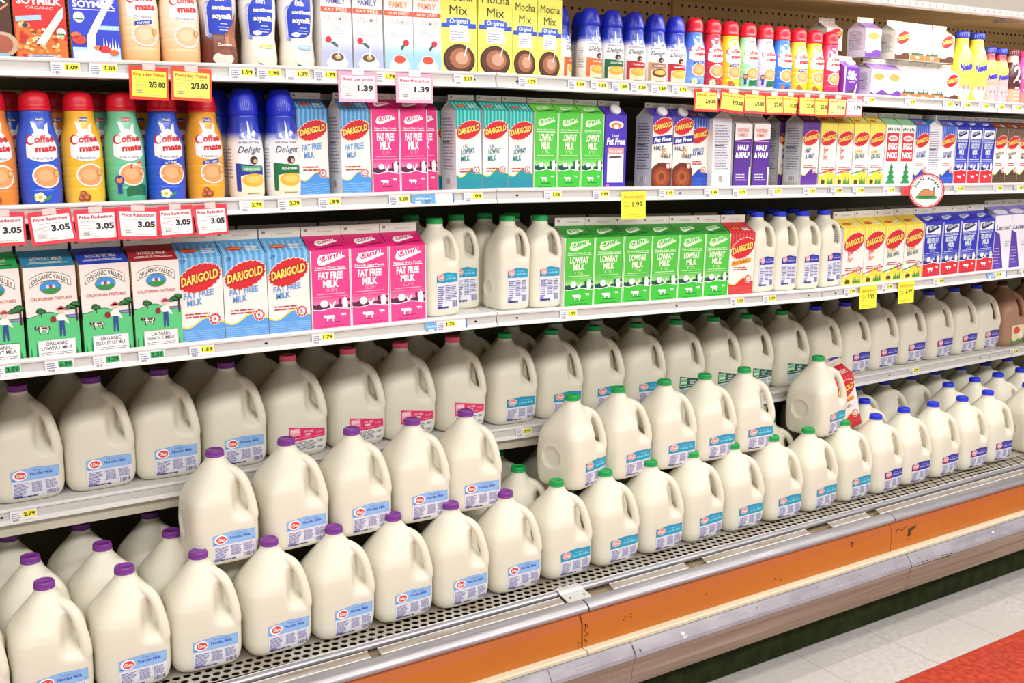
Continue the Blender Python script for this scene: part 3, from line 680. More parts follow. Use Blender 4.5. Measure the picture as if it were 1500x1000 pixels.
def dari(w, d, hc, rh, fin, top, top2, wave, wave2, lines_, inkc, roofc=None, wavev=.22, sub='B8383E', body='EFEBE6', seal=True, side='E3E1E6', mark=True, extra=None):
    b, r = gable(w, d, hc, rh, fin, body, roofc or top, side); sf = frontS(w, d); rs = roofS(w, d, hc, rh); k = w / .0945
    band(b, sf, -w / 2, w / 2, lambda u: hc * .80 + w * .10 * u / w * 2, hc, top, 1, 4)
    for q in range(7):   # soft vertical stripes in the header
        u = -w / 2 + w * (q + .3) / 7; band(b, sf, u, u + w * .06, lambda u: hc * .82 + w * .10 * u / w * 2, hc, top2, 2)
        band(r, rs, u, u + w * .06, 0, d * .45, top2, 1)
    ell(r, rs, -w * .16, d * .24, w * .20, d * .07, 'D4202C', 2, 12); text(r, rs, 'DARIGOLD', -w * .16, d * .215, d * .05, w * .32, 'F6C850', 3, .02)
    lines(r, rs, w * .10, w * .40, d * .14, d * .34, 3, 'E8F0F4', 2, .5, .2, 4)
    dari_logo(b, sf, w, hc * .755)
    v = hc * .53
    for t, hh, c in lines_:
        text(b, sf, t, -w * .04 if len(t) > 5 else -w * .14, v, hc * hh, min(w * .66, w * .66 * len(t) / 8), c, 3, .03, 0, .12); v -= hc * (hh + .024)
    lines(b, sf, -w * .36, w * .30, v - hc * .055, v + hc * .015, 2, sub, 3, .45, .2, 5)
    waves(b, sf, w, hc * wavev, wave, alt=wave2)
    if seal:
        cu, cv, q = w * .29, hc * .255, w * .125
        ell(b, sf, cu, cv, q * 1.1, q * 1.1, 'F4ECE8', 4, 16); ell(b, sf, cu, cv, q, q, 'CC2A3C', 5, 16); ell(b, sf, cu, cv, q * .66, q * .66, 'F2E6E4', 6, 14); text(b, sf, 'R', cu, cv - q * .3, q * .6, None, 'B8283C', 7, .03)
        for j in range(10): 
            a = j * math.pi / 5; ell(b, sf, cu + q * .83 * math.cos(a), cv + q * .83 * math.sin(a), q * .07, q * .09, 'F4ECE8', 6, 6)
    if mark: text(b, sf, "'09", -w * .36, hc * .93, hc * .05, w * .13, '1F3A78', 3, 0, .3)
    side_print(b, w, d, hc, bg='DDDCE4')
    if extra: extra(b, r, sf, rs, w, d, hc)
    return b, r
def cow(b, sf, cu, cv, s, col, L, flip=1):
    P = [(-1, .35), (-.85, .5), (-.62, .42), (.7, .42), (.9, .3), (.95, -.1), (.85, -.12), (.8, .1), (.72, -.1), (.72, -.6), (.56, -.6), (.52, -.1), (-.2, -.15), (-.26, -.6), (-.42, -.6), (-.46, -.05), (-.62, .05), (-.78, .0), (-.95, .15)]
    poly(b, sf, [(cu + x * s * flip, cv + y * s) for x, y in (P if flip == 1 else P[::-1])], col, L)
def crystal(w, d, hc, rh, fin, main, dark, light, base, ttl, ttlcol, hills, logo='FFFFFF', sub='SLIM', roofc=None, edge='F6E4EC', block=False):
    b, r = gable(w, d, hc, rh, fin, main, roofc or main, 'EDE9E6'); sf = frontS(w, d); rs = roofS(w, d, hc, rh)
    def swash(g, s2, cu, cv, s, L, c):
        poly(g, s2, [(cu - s, cv - s * .02), (cu - s * .86, cv - s * .24), (cu - s * .5, cv - s * .28), (cu + s * .96, cv + s * .20), (cu + s * .98, cv + s * .34), (cu - s * .2, cv + s * .06), (cu - s * .62, cv - s * .04), (cu - s * .78, cv + s * .16), (cu - s * .6, cv + s * .42), (cu - s * .82, cv + s * .36)], c, L)
        text(g, s2, 'CRYSTAL', cu + s * .10, cv + s * .14, s * .34, s * 1.6, c, L + 1, .03, 0, .12)
    if block: rect(b, sf, -w * .40, w * .40, hc * .80, hc * .955, 'E8EEF6', 2); swash(b, sf, 0, hc * .87, w * .34, 3, dark)
    else: swash(b, sf, w * .02, hc * .86, w * .36, 2, logo)
    swash(r, rs, 0, d * .24, w * .30, 2, logo); band(r, rs, -w * .32, w * .42, lambda u: d * .08 + d * .05 * math.sin(u / w * 5), lambda u: d * .125 + d * .05 * math.sin(u / w * 5), dark, 1, 10)
    text(b, sf, 'Natural Dairy Foods', 0, hc * .765, hc * .026, w * .76, logo, 2, .02); rect(b, sf, -w * .40, w * .40, hc * .745, hc * .755, logo, 2)
    L1, L2 = ttl
    text(b, sf, L1, 0, hc * .635, hc * .085, w * .62, ttlcol, 3, .05); text(b, sf, L2, 0, hc * .53, hc * .085, w * .40, ttlcol, 3, .05)
    if sub: text(b, sf, sub, 0, hc * .465, hc * .045, w * .28, light, 3)
    rect(b, sf, -w * .36, w * .36, hc * .435, hc * .447, light, 2); rect(b, sf, -w * .44, w * .44, hc * .405, hc * .411, light, 2)
    for i in range(12):   # printed fade towards the horizon
        t = (i + 1) / 12; a, c = lin(main), lin(light); rect(b, sf, -w / 2, w / 2, hc * (.40 - .014 * (i + 1)), hc * (.40 - .014 * i), tuple(a[j] + (c[j] - a[j]) * t * .85 for j in range(3)), 1)
    hl = lambda u: hc * (.245 + .012 * math.sin(u / w * 9 + 1)); hh = lambda u: hc * (.285 + .018 * abs(math.sin(u / w * 8)) + (.02 if u < -w * .1 else 0))
    band(b, sf, -w / 2, w / 2, hl, hh, hills, 2, 18); ell(b, sf, -w * .18, hc * .32, w * .10, w * .09, 'F4F2EE', 3, 12)
    poly(b, sf, [(w * .28, hc * .25), (w * .42, hc * .25), (w * .42, hc * .36), (w * .35, hc * .39), (w * .28, hc * .36)], 'F4F2EE', 3); rect(b, sf, w * .20, w * .25, hc * .25, hc * .37, hills, 3); rect(b, sf, w * .40, w * .48, hc * .34, hc * .365, hills, 4)
    poly(b, sf, [(-w * .02, hc * .26), (w * .04, hc * .26), (w * .12, hc * .34), (w * .08, hc * .345), (w * .02, hc * .29), (-w * .05, hc * .335)], 'F4F2EE', 3)
    band(b, sf, -w / 2, w / 2, 0, hl, base, 2, 18); band(b, sf, -w / 2, w / 2, hl, lambda u: hl(u) + hc * .012, edge, 4, 18)
    cow(b, sf, -w * .06, hc * .135, w * .15, 'F8F6F2', 4); cow(b, sf, w * .30, hc * .165, w * .075, 'F0EEEA', 4); rect(b, sf, -w * .16, w * .22, hc * .075, hc * .083, hills, 3)
    text(b, sf, 'ONE HALF GALLON' if w > .08 else 'ONE QUART', 0, hc * .02, hc * .02, w * .6, dark, 4)
    rect(b, sf, -w * .5, -w * .475, 0, hc, edge, 5); rect(b, sf, w * .475, w * .5, 0, hc, edge, 5)
    side_print(b, w, d, hc, bg='EDE9E6', ink='C9B9BF')
    return b, r
def organic(top, dark, l1, roof_txt):
    w = d = HGW; hc = HGC
    b, r = gable(w, d, hc, HGR, HGF, 'EDE0DC', top, 'D9C49A'); sf = frontS(w, d); rs = roofS(w, d, hc, HGR); ls = leftS(w, d)
    text(r, rs, roof_txt, 0, d * .22, d * .10, w * .62, 'E8D8C8', 2, .02); rect(r, rs, -w * .4, w * .4, d * .10, d * .13, dark, 2); lines(r, rs, -w * .35, w * .35, d * .14, d * .19, 1, 'D8C8C8', 2, .5, .1, 2)
    # arched banner and emblem
    V = lambda u: hc * .86 - 9 * u * u
    band(b, sf, -w * .40, w * .40, lambda u: V(u) - hc * .012, lambda u: V(u) + hc * .085, '6F6864', 2, 18); band(b, sf, -w * .39, w * .39, lambda u: V(u) - hc * .005, lambda u: V(u) + hc * .078, 'F0E6E0', 3, 18)
    text(b, sf, 'ORGANIC VALLEY', 0, hc * .875, hc * .05, w * .72, '4E4844', 4, .02, arc=.013)
    ell(b, sf, 0, hc * .775, w * .21, hc * .075, '6F6864', 4, 18); ell(b, sf, 0, hc * .775, w * .20, hc * .07, '3A8FD4', 5, 18)
    band(b, sf, -w * .17, w * .17, lambda u: hc * .775 - hc * .068 * math.sqrt(max(0, 1 - (u / (w * .2)) ** 2)), lambda u: hc * .765 + hc * .01 * math.sin(u * 80), '2E8E3E', 6, 14)
    for q in (-.06, .0, .06): poly(b, sf, [(w * (q - .03), hc * .765), (w * (q + .03), hc * .765), (w * (q + .03), hc * .79), (w * q, hc * .805), (w * (q - .03), hc * .79)], 'C8D8F0' if q else 'A83838', 7)
    text(b, sf, 'CALIFORNIA PASTURES', 0, hc * .635, hc * .032, w * .80, 'B8605E', 3, .01)
    # landscape: sea, hill, tree, cow, farmer
    rect(b, sf, -w / 2, w / 2, hc * .40, hc * .455, '8C8CC4', 2); rect(b, sf, -w / 2, w / 2, hc * .452, hc * .458, '2A2A50', 3)
    hf = lambda u: hc * (.445 + .055 * math.exp(-((u + w * .08) / (w * .26)) ** 2) - .03 * math.exp(-((u - w * .45) / (w * .3)) ** 2))
    band(b, sf, -w / 2, w / 2, 0, lambda u: hf(u) + hc * .006, '14301C', 3, 22); band(b, sf, -w / 2, w / 2, 0, hf, '58C47C', 4, 22)
    for i in range(9): t = -w * .48 + w * .11 * i; poly(b, sf, [(t, 0), (t + w * .05, 0), (t + w * .02, hc * (.14 + .05 * math.sin(i * 2.1)))], '1E7A48', 5)
    cow(b, sf, -w * .22, hc * .315, w * .155, '241414', 6); cow(b, sf, -w * .215, hc * .318, w * .125, 'EDE6E0', 7); cow(b, sf, -w * .18, hc * .328, w * .06, '5A2A22', 8); ell(b, sf, -w * .30, hc * .335, w * .03, hc * .014, '4A221C', 8, 8)
    # tree at the right edge
    rect(b, sf, w * .44, w * .48, hc * .38, hc * .53, '3E2A18', 5)
    for (u, v, a, c) in ((.38, .545, .12, .03), (.44, .565, .10, .035), (.30, .53, .09, .018), (-.22, .515, .10, .026), (-.24, .535, .06, .02)): ell(b, sf, w * u, hc * v, w * a * .98, hc * c, '143E20', 6, 10); ell(b, sf, w * u, hc * (v + .004), w * a * .7, hc * c * .6, '2E7A3C', 7, 10)
    rect(b, sf, -w * .225, -w * .21, hc * .45, hc * .505, '2E1E14', 5)
    # farmer
    m = w * .16
    poly(b, sf, [(m - w * .055, hc * .225), (m - w * .02, hc * .225), (m, hc * .33), (m + w * .02, hc * .225), (m + w * .055, hc * .225), (m + w * .05, hc * .40), (m - w * .05, hc * .40)], '28488C', 8)
    poly(b, sf, [(m - w * .05, hc * .40), (m + w * .05, hc * .40), (m + w * .13, hc * .36), (m + w * .14, hc * .375), (m + w * .05, hc * .475), (m - w * .05, hc * .475), (m - w * .13, hc * .43), (m - w * .12, hc * .415)], 'F2EEEA', 8)
    ell(b, sf, m, hc * .505, w * .04, hc * .028, 'E8C0A8', 8, 10); ell(b, sf, m, hc * .53, w * .10, hc * .012, 'B84A50', 9, 10); ell(b, sf, m, hc * .54, w * .05, hc * .022, 'C25A60', 9, 10)
    ell(b, sf, m - w * .16, hc * .42, w * .06, hc * .035, '8E1E28', 9, 10)
    # text box
    rect(b, sf, -w * .33, w * .40, hc * .0, hc * .195, dark, 9); rect(b, sf, -w * .32, w * .39, hc * .0, hc * .188, 'F0EAEC', 10)
    text(b, sf, 'ORGANIC', w * .03, hc * .135, hc * .038, w * .42, '4A4646', 11, .01); text(b, sf, l1, w * .03, hc * .085, hc * .038, w * .60, '4A4646', 11, .01)
    lines(b, sf, -w * .28, w * .35, hc * .01, hc * .07, 3, '8A8484', 11, .35, .1, 7)
    # wrapped landscape on the left side
    rect(b, ls, -d / 2, d / 2, 0, hc * .45, '2C8A4E', 1); rect(b, ls, d * .1, d * .5, hc * .3, hc * .95, 'D9B67A', 1)
    for i in range(14): t = -d * .48 + d * .068 * i; poly(b, ls, [(t, 0), (t + d * .06, 0), (t + d * .03, hc * (.25 + .12 * math.sin(i * 1.7)))], '124A28' if i % 2 else '7A1E18', 2)
    for i in range(6): ell(b, ls, d * .42, hc * (.42 + .04 * i), d * .10 - i * .001, hc * .035, '1C2A14', 3, 8)
    for i in range(9): rect(b, ls, d * .40, d * .5, hc * (.60 + i * .04), hc * (.608 + i * .04), '5A4A2C', 3)
    return b, r
def boxed(kind):
    hg = dict(w=HGW, d=HGW, hc=HGC, rh=HGR, fin=HGF); q = dict(w=QW, d=QW, hc=QC, rh=QR, fin=QF); p = dict(w=PW, d=PW, hc=PC, rh=PR, fin=PF)
    FF = [('FAT FREE', .07, '6FA0D8'), ('MILK', .07, '5C92D4')]
    if kind == 'dff': return dari(**hg, top='5CA2DC', top2='8CC4EC', wave='5E9CE0', wave2='86B8EC', lines_=FF, inkc='')
    if kind == 'qff': return dari(**q, top='4C92CE', top2='7CB8E4', wave='4C92DC', wave2='7AB0E8', lines_=FF, inkc='', mark=False)
    if kind == 'qteal': return dari(**q, top='12A49A', top2='6CD0CC', wave='14949C', wave2='2A8AAE', lines_=[('1%', .045, '8090A0'), ('LOWFAT', .065, '2A7A90'), ('MILK', .065, '1E8A92')], inkc='', mark=False)
    if kind == 'qblue': return dari(**q, top='2C4CB8', top2='7C98E0', wave='1E44B0', wave2='3C6CD0', lines_=[('2% REDUCED', .04, '5878C0'), ('FAT MILK', .055, '2A3C90')], inkc='', mark=False)
    if kind == 'qbrown': return dari(**q, top='5A4634', top2='7A6450', wave='4A3420', wave2='5E4630', lines_=[('CHOCOLATE', .045, '7A6048'), ('MILK', .05, '5A4030')], inkc='', mark=False, roofc='8E3428')
    if kind in ('egg', 'qegg', 'leg', 'qleg'):
        k = hg if kind in ('egg', 'leg') else q
        lt = kind in ('leg', 'qleg')
        def ex(b, r, sf, rs, w, d, hc):
            band(b, sf, -w / 2, w / 2, lambda u: hc * .225 + w * .2 * (u / w), lambda u: hc * .245 + w * .2 * (u / w), '2E8A4A' if lt else 'D23A34', 6, 8)
            for a, c in ((-.30, .10), (-.18, .07), (.05, .10), (.14, .13), (.24, .09), (.34, .12)): poly(b, sf, [(w * (a - .05), hc * .03), (w * (a + .05), hc * .03), (w * a, hc * (.04 + c))], '2E8A3A' if a > -.1 else '3A3020', 7)
            ell(b, sf, -w * .24, hc * .07, w * .12, hc * .03, '4A3A28', 8, 10)
        return dari(**k, top='F2D83C', top2='F8E878', wave='F0D440', wave2='F8E67A', lines_=[('Light', .06, 'D8B41E'), ('EGG NOG', .075, '4A7A6A')] if lt else [('Egg', .085, 'D8685C'), ('Nog', .085, 'E0907C')], inkc='', wavev=.20, roofc='EBCB2E', mark=False, seal=True, extra=ex)
    if kind == 'red':
        def ex(b, r, sf, rs, w, d, hc):
            poly(b, sf, [(-w * .42, hc * .47), (w * .36, hc * .53), (w * .36, hc * .60), (-w * .42, hc * .54)], 'F0A030', 4); text(b, sf, 'BUTTERMILK', -w * .03, hc * .515, hc * .035, w * .66, 'B85A14', 5, .02, 0, .09)
        return dari(**hg, top='C8202C', top2='DC4A4E', wave='D03038', wave2='D85050', lines_=[('', .0, 'FFFFFF')][:0] + [(' Lowfat Milk', .05, 'C03C40')], inkc='', mark=False, roofc='C4202A', extra=ex)
    if kind in ('qhh', 'phh'):
        k = q if kind == 'qhh' else p
        return dari(**k, top='5A2C88', top2='6C3C98', wave='5C2A94', wave2='6C3AA4', lines_=[('HALF', .07, '4A4A80'), ('& HALF', .07, '5A5A98')], inkc='', mark=False, side='CFC9BE')
    if kind == 'qffhh':
        w, d, hc = QW, QW, QC; b, r = gable(w, d, hc, QR, QF, 'EDE8DC', '4A38A8', 'C9C9D4'); sf = frontS(w, d)
        side_print(b, w, d, hc, bg='CFCFDA', ink='6A6A80'); rect(b, sf, -w / 2, w / 2, hc * .88, hc, '4A38A8', 1); dari_logo(b, sf, w, hc * .87, 1.0)
        band(b, sf, -w / 2, w / 2, lambda u: hc * .63 + .10 * u, lambda u: hc * .735 + .10 * u, '30309A', 2, 2); text(b, sf, 'Fat Free', 0, hc * .655, hc * .055, w * .84, 'FFFFFF', 3, .04, .2, .10)
        text(b, sf, 'HALF', -w * .18, hc * .53, hc * .06, w * .48, '4A4A80', 3, .03); text(b, sf, '&', w * .08, hc * .43, hc * .14, w * .34, 'C8A868', 4, .0, .2); text(b, sf, 'HALF', w * .22, hc * .42, hc * .06, w * .44, '4A4A80', 5, .03)
        band(b, sf, -w / 2, w / 2, 0, lambda u: hc * (.36 - .9 * (u / w) ** 2 * .4), '6A2A18', 2, 16); ell(b, sf, 0, hc * .15, w * .42, hc * .145, '8E3E1C', 3, 16); ell(b, sf, -w * .02, hc * .15, w * .28, hc * .10, 'A8542A', 4, 14); ell(b, sf, 0, hc * .16, w * .12, hc * .05, '7A3418', 5, 12)
        ell(b, sf, w * .3, hc * .31, w * .12, hc * .05, 'C8323C', 6, 12); ell(b, sf, w * .3, hc * .31, w * .08, hc * .033, 'F0E4E0', 7, 10)
        return b, r
    if kind == 'cpink': return crystal(**hg, main='EE3F8C', dark='8A1450', light='F6A8CC', base='EE4490', ttl=('FAT FREE', 'MILK'), ttlcol='FFF0F6', hills='5E1648', roofc='D81E70')
    if kind == 'qpink': return crystal(**q, main='E83585', dark='8A1450', light='F29CC4', base='E63884', ttl=('FAT FREE', 'MILK'), ttlcol='FFF0F6', hills='5E1648', roofc='D81E70')
    if kind in ('cgreen', 'qgreen'):
        return crystal(**(hg if kind == 'cgreen' else q), main='4EC23E', dark='0E5A34', light='C4EEB0', base='3EC038', ttl=('LOWFAT', 'MILK'), ttlcol='E8FAD8', hills='124A48', logo='DDF8D0', sub='1%', roofc='2E8E2E' if kind == 'cgreen' else '6AD04A', edge='E4F6D8')
    if kind in ('cblue', 'qcblue'):
        return crystal(**(hg if kind == 'cblue' else q), main='2C2EB8', dark='16165A', light='C4D4F4', base='D8202C', ttl=('REDUCED FAT', 'MILK'), ttlcol='DDE8F8', hills='1E1E8A', logo='DCE8F8', sub='2%', roofc='3A3CC0', edge='E8ECF6', block=True)
    if kind == 'qcegg':
        w, d, hc = QW, QW, QC; b, r = gable(w, d, hc, QR, QF, 'EEF0EC', '9AD0A4', 'E8EAE6'); sf = frontS(w, d)
        for i in range(7): ell(b, sf, w * (-.36 + .12 * i), hc * (.92 + .015 * (i % 2)), w * .035, hc * .025, '3A5A4A', 2, 8)
        rect(b, sf, -w * .40, w * .40, hc * .40, hc * .87, 'D0303C', 2); ell(b, sf, 0, hc * .78, w * .34, hc * .05, 'F0DDE0', 3); text(b, sf, 'CRYSTAL', 0, hc * .76, hc * .035, w * .5, 'C02030', 4, .03)
        text(b, sf, 'EGG', 0, hc * .60, hc * .10, w * .62, 'F8F0EE', 3, .05); text(b, sf, 'NOG', 0, hc * .45, hc * .10, w * .66, 'F8F0EE', 3, .05)
        for i in range(4): s_ = .34 - i * .07; poly(b, sf, [(-w * s_, hc * (.03 + i * .085)), (w * s_, hc * (.03 + i * .085)), (0, hc * (.17 + i * .07))], '1E8A4A', 3 + i)
        for i in range(8): ell(b, sf, w * (.42 if i % 2 else -.42), hc * (.06 + i * .04), w * .03, hc * .01, 'C4DCE8', 3, 6)
        return b, r
    if kind == 'qpurp':
        w, d, hc = QW, QW, QC; b, r = gable(w, d, hc, QR, QF, '4A30B8', '4A30B0', '5A4AC0'); sf = frontS(w, d)
        ell(b, sf, 0, hc * .865, w * .34, hc * .055, 'F0E8E0', 2); ell(b, sf, 0, hc * .855, w * .24, hc * .04, 'E8823A', 3); ell(b, sf, 0, hc * .84, w * .12, hc * .03, 'F6F0E8', 4)
        text(b, sf, 'Land', -w * .02, hc * .70, hc * .04, w * .3, 'E8E4F8', 3, .02); text(b, sf, 'Fat Free', 0, hc * .60, hc * .085, w * .86, 'FFFFFF', 3, .05, .15)
        rect(b, sf, -w * .38, w * .38, hc * .08, hc * .55, 'E0DCE4', 2); rect(b, sf, -w * .38, w * .38, hc * .47, hc * .56, 'F09890', 3); text(b, sf, 'HALF & HALF', 0, hc * .49, hc * .04, w * .6, 'F8ECEC', 4, .02)
        poly(b, sf, [(-w * .3, hc * .41), (w * .28, hc * .425), (w * .28, hc * .445), (-w * .3, hc * .435)], '4A3A4A', 4); ell(b, sf, -w * .34, hc * .035, w * .08, hc * .028, 'D868B0', 3)
        side_print(b, w, d, hc, bg='6A58C8', ink='A8A0E0'); return b, r
    if kind == 'qwhh':
        w, d, hc = QW, QW, QC; b, r = gable(w, d, hc * .94, QR, QF, 'F2EEEC', 'E8E4E2', 'E8E4E4'); sf = frontS(w, d)
        rect(b, sf, -w * .5, -w * .42, 0, hc * .94, '1E1A26', 2); rect(b, sf, -w * .42, w * .5, 0, hc * .66, '5A2E9A', 2); poly(b, sf, [(-w * .42, hc * .66), (w * .5, hc * .66), (w * .5, hc * .72), (-w * .42, hc * .69)], '5A2E9A', 2)
        rect(b, sf, w * .42, w * .5, 0, hc * .30, 'F2EEEC', 3); text(b, sf, 'WESTERN', 0, hc * .82, hc * .05, w * .62, 'F09A90', 3, .02); text(b, sf, 'FAMILY', 0, hc * .75, hc * .05, w * .52, 'F09A90', 3, .02)
        text(b, sf, 'HALF', w * .04, hc * .55, hc * .075, w * .60, 'FFFFFF', 3, .05); text(b, sf, '& HALF', w * .02, hc * .44, hc * .075, w * .76, 'FFFFFF', 3, .05)
        rect(b, sf, -w * .36, w * .42, hc * .675, hc * .685, 'F0A0A0', 4); lines(b, sf, -w * .3, w * .36, hc * .10, hc * .22, 3, 'E8E0F4', 3, .35, .3, 3); side_print(b, w, d, hc * .94, bg='E8E4E4'); return b, r
    if kind == 'lact':
        w, d, hc = HGW, HGW, HGC * 1.06; b, r = gable(w, d, hc, HGR, HGF, 'E8E6F0', '8E84D0', 'E4E2EC'); sf = frontS(w, d); rs = roofS(w, d, hc, HGR)
        ell(r, rs, 0, d * .2, w * .4, d * .15, 'ECEAF4', 2); text(b, sf, 'Lactaid', 0, hc * .73, hc * .085, w * .86, '4A4666', 3, .01, .2)
        poly(b, sf, [(-w / 2, 0), (w * .10, 0), (-w * .22, hc * .66), (-w / 2, hc * .72)], '5A34A8', 2); poly(b, sf, [(w * .10, 0), (w * .14, 0), (-w * .20, hc * .66), (-w * .22, hc * .66)], '2E1A6A', 3)
        lines(b, sf, -w * .46, -w * .08, hc * .10, hc * .44, 6, 'B8A8E0', 3, .3, .3, 4); lines(b, sf, w * .14, w * .44, hc * .42, hc * .54, 3, '9A98A8', 3, .3, .2, 5); side_print(b, w, d, hc); return b, r
    if kind == 'moch' or kind == 'mochs':
        big = kind == 'moch'; w = .0945 if big else QW; d = w; hc = .225 if big else .185; b, r = gable(w, d, hc, .026, .016, 'EEEB6C', 'E8E45C', 'E4E058'); sf = frontS(w, d); z = hc / .225
        A = hc * (.84 if big else .96)
        text(b, sf, 'Mocha', 0, A * .86, A * .10, w * .80, '4A4038', 2, .0); text(b, sf, 'Mix', 0, A * .70, A * .105, w * .50, '4A4038', 2, .0)
        rect(b, sf, -w * .48, w * .48, A * .545, A * .60, '3048C0', 2); band(b, sf, -w * .33, w * .33, lambda u: A * .575 - 3 * u * u, lambda u: A * .665 - 3 * u * u, '3858CC', 3, 12); text(b, sf, 'Original', 0, A * .60, A * .05, w * .52, 'E8F0FA', 4, .02, .2)
        rect(b, sf, -w * .26, w * .26, A * .38, A * .575, 'F4F2EC', 3); lines(b, sf, -w * .22, w * .22, A * .40, A * .52, 4, '8890B8', 4, .3, .3, 6)
        ell(b, sf, 0, A * .17, w * .44, A * .185, '3A241C', 3, 20); ell(b, sf, 0, A * .155, w * .44, A * .175, 'F0E6B0', 2, 20); ell(b, sf, 0, A * .18, w * .40, A * .16, '5A3020', 4, 20); ell(b, sf, w * .03, A * .185, w * .30, A * .12, 'A86A4A', 5, 18); ell(b, sf, w * .07, A * .19, w * .18, A * .075, 'CFA08A', 6, 14)
        poly(b, sf, [(w * .12, A * .22), (w * .16, A * .22), (w * .34, A * .50), (w * .31, A * .50)], 'F4F0E4', 7); band(b, sf, -w * .30, w * .30, 0, A * .02, '6A5A3A', 6)
        return b, r
    if kind in ('wf', 'wo'):
        w = QW; d = w; hc = .19; b, r = gable(w, d, hc, .022, .014, 'F2EFEE', 'F0ECEA', 'ECE8E6'); sf = frontS(w, d); o = kind == 'wo'
        A = hc * .91
        text(b, sf, 'WESTERN', 0, A * .91, A * .075, w * .80, 'F0A878' if o else '7C88C8', 2, .02); text(b, sf, 'FAMILY', 0, A * .80, A * .075, w * .64, 'F0A878' if o else '7C88C8', 2, .02)
        rect(b, sf, -w / 2, w / 2, A * .70, A * .76, 'E0583E', 2); text(b, sf, 'NON DAIRY' if o else 'FAT FREE', 0, A * .713, A * .034, w * .74, 'F8DCD0', 3, .02)
        text(b, sf, 'CREAMER', 0, A * .60, A * .06, w * .78, 'C8C4C8', 2, .02); lines(b, sf, -w * .30, w * .30, A * .44, A * .56, 5, 'C4C0C8', 2, .3, .3, 7)
        for i in range(12):
            t = i / 11; ca = (.45, .50, .85) if not o else (.35, .62, .88); rect(b, sf, -w / 2, w / 2, A * (.40 - .03 * (i + 1)), A * (.40 - .03 * i), tuple(.82 + (c - .82) * min(1, t * 1.6 + .2) for c in ca), 2)
        ell(b, sf, 0, A * .09, w * .36, A * .085, 'E8E2E0', 4, 16); ell(b, sf, 0, A * .155, w * .25, A * .065, 'F4F0EC', 5, 16); ell(b, sf, 0, A * .16, w * .21, A * .05, 'D8523E' if o else '6A5438', 6, 14)
        if not o: ell(b, sf, w * .02, A * .165, w * .10, A * .03, 'C8B08A', 7, 10); poly(b, sf, [(0, A * .17), (w * .04, A * .17), (w * .10, A * .33), (w * .05, A * .33)], 'F6F2EE', 8)
        ell(b, sf, (.24 if o else -.28) * w, A * .37, w * .10, A * .038, 'C8303A', 7, 10); poly(b, sf, [((.20 if o else -.22) * w, A * .34), ((.10 if o else .0) * w, A * .28), ((.04 if o else .03) * w, A * .30), ((.12 if o else -.10) * w, A * .345)], '2A5A4A', 7)
        return b, r
    if kind in ('sred', 'sblue', 'sbrown'):
        w, d, hc = .090, .0695, .22; base = {'sred': 'D42A2C', 'sblue': '2E40C8', 'sbrown': '4E2A1C'}[kind]
        b, r = gable(w, d, hc, .024, .016, base, base, 'D8B848' if kind != 'sbrown' else '5A3018'); sf = frontS(w, d); ls = leftS(w, d)
        for i in range(22): rect(b, ls, -d * .4, d * .35, hc * (.05 + i * .042), hc * (.068 + i * .042), '3A3018', 1)
        A = .138
        text(b, sf, 'SOYMILK', 0, A * .735, A * .085, w * .86, 'F4EEF0', 2, .04)
        if kind == 'sblue': rect(b, sf, -w * .42, w * .42, A * .70, A * .71, 'F0F0F8', 2); rect(b, sf, -w * .42, w * .42, A * .835, A * .845, 'F0F0F8', 2); text(b, sf, 'ORGANIC', 0, A * .86, A * .06, w * .5, 'F0F0F8', 2, .03)
        else: text(b, sf, 'ORGANIC', 0, A * .675, A * .035, w * .52, 'F0B8B8', 2, .02); text(b, sf, 'VANILLA' if kind == 'sred' else 'CHOCOLATE', 0, A * .86, A * .06, w * .6, 'F0D8D0', 2, .03)
        # ribbon, pour, bowl of cereal
        if kind == 'sred':
            band(b, sf, -w * .47, w * .02, lambda u: A * .53 - .1 * abs(u), lambda u: A * .60 - .1 * abs(u), 'A8C8EC', 3, 6)
            rn = random.Random(4); band(b, sf, -w * .48, w * .48, 0, lambda u: A * (.42 - .22 * (u / w + .2)), 'D8702C', 2, 8)
            for i in range(70):
                u = rn.uniform(-.44, .42) * w; v = rn.uniform(.03, .50 - .25 * (u / w + .3)) * A; q = rn.uniform(.03, .06) * w
                ell(b, sf, u, v, q, q * .75, rn.choice(['F0C078', 'E8A850', 'F4D8A0', 'DC8A3C', 'C83030', 'F8E8C8', 'E09850']), 3 + i % 8, 8)
            ell(b, sf, -w * .30, A * .46, w * .06, A * .022, '204858', 11, 8); ell(b, sf, w * .0, A * .06, w * .30, A * .022, 'B0C4EC', 12); text(b, sf, 'NATURAL', 0, A * .05, A * .018, w * .4, '5A70B8', 13, .02)
            poly(b, sf, [(-w * .12, A * .22), (w * .06, A * .22), (w * .44, A * .58), (w * .46, A * .72), (w * .36, A * .66)], 'F6F0DC', 12)
            ell(b, sf, w * .38, A * .38, w * .09, w * .09, 'F0EEE4', 12); rect(b, sf, w * .31, w * .45, A * .345, A * .365, '3E8A4A', 13)
        elif kind == 'sblue':
            band(b, sf, -w * .48, w * .48, 0, lambda u: A * (.20 + 1.2 * abs(u) * 0), 'B8DCEC', 2); poly(b, sf, [(-w * .20, A * .10), (-w * .04, A * .10), (w * .0, A * .38), (w * .20, A * .62), (w * .40, A * .86), (w * .28, A * .86), (w * .02, A * .60), (-w * .18, A * .36)], 'D4EAF4', 6)
            ell(b, sf, -w * .32, A * .66 - A * .06, w * .11, w * .11, 'F0F0EC', 3); rect(b, sf, -w * .40, -w * .24, A * .565, A * .585, '3E8A4A', 4)
            band(b, sf, 0, w * .48, A * .44, A * .50, '9CC8F0', 4); text(b, sf, 'CALCIUM', w * .25, A * .455, A * .03, w * .38, 'F0F6FC', 5, .02)
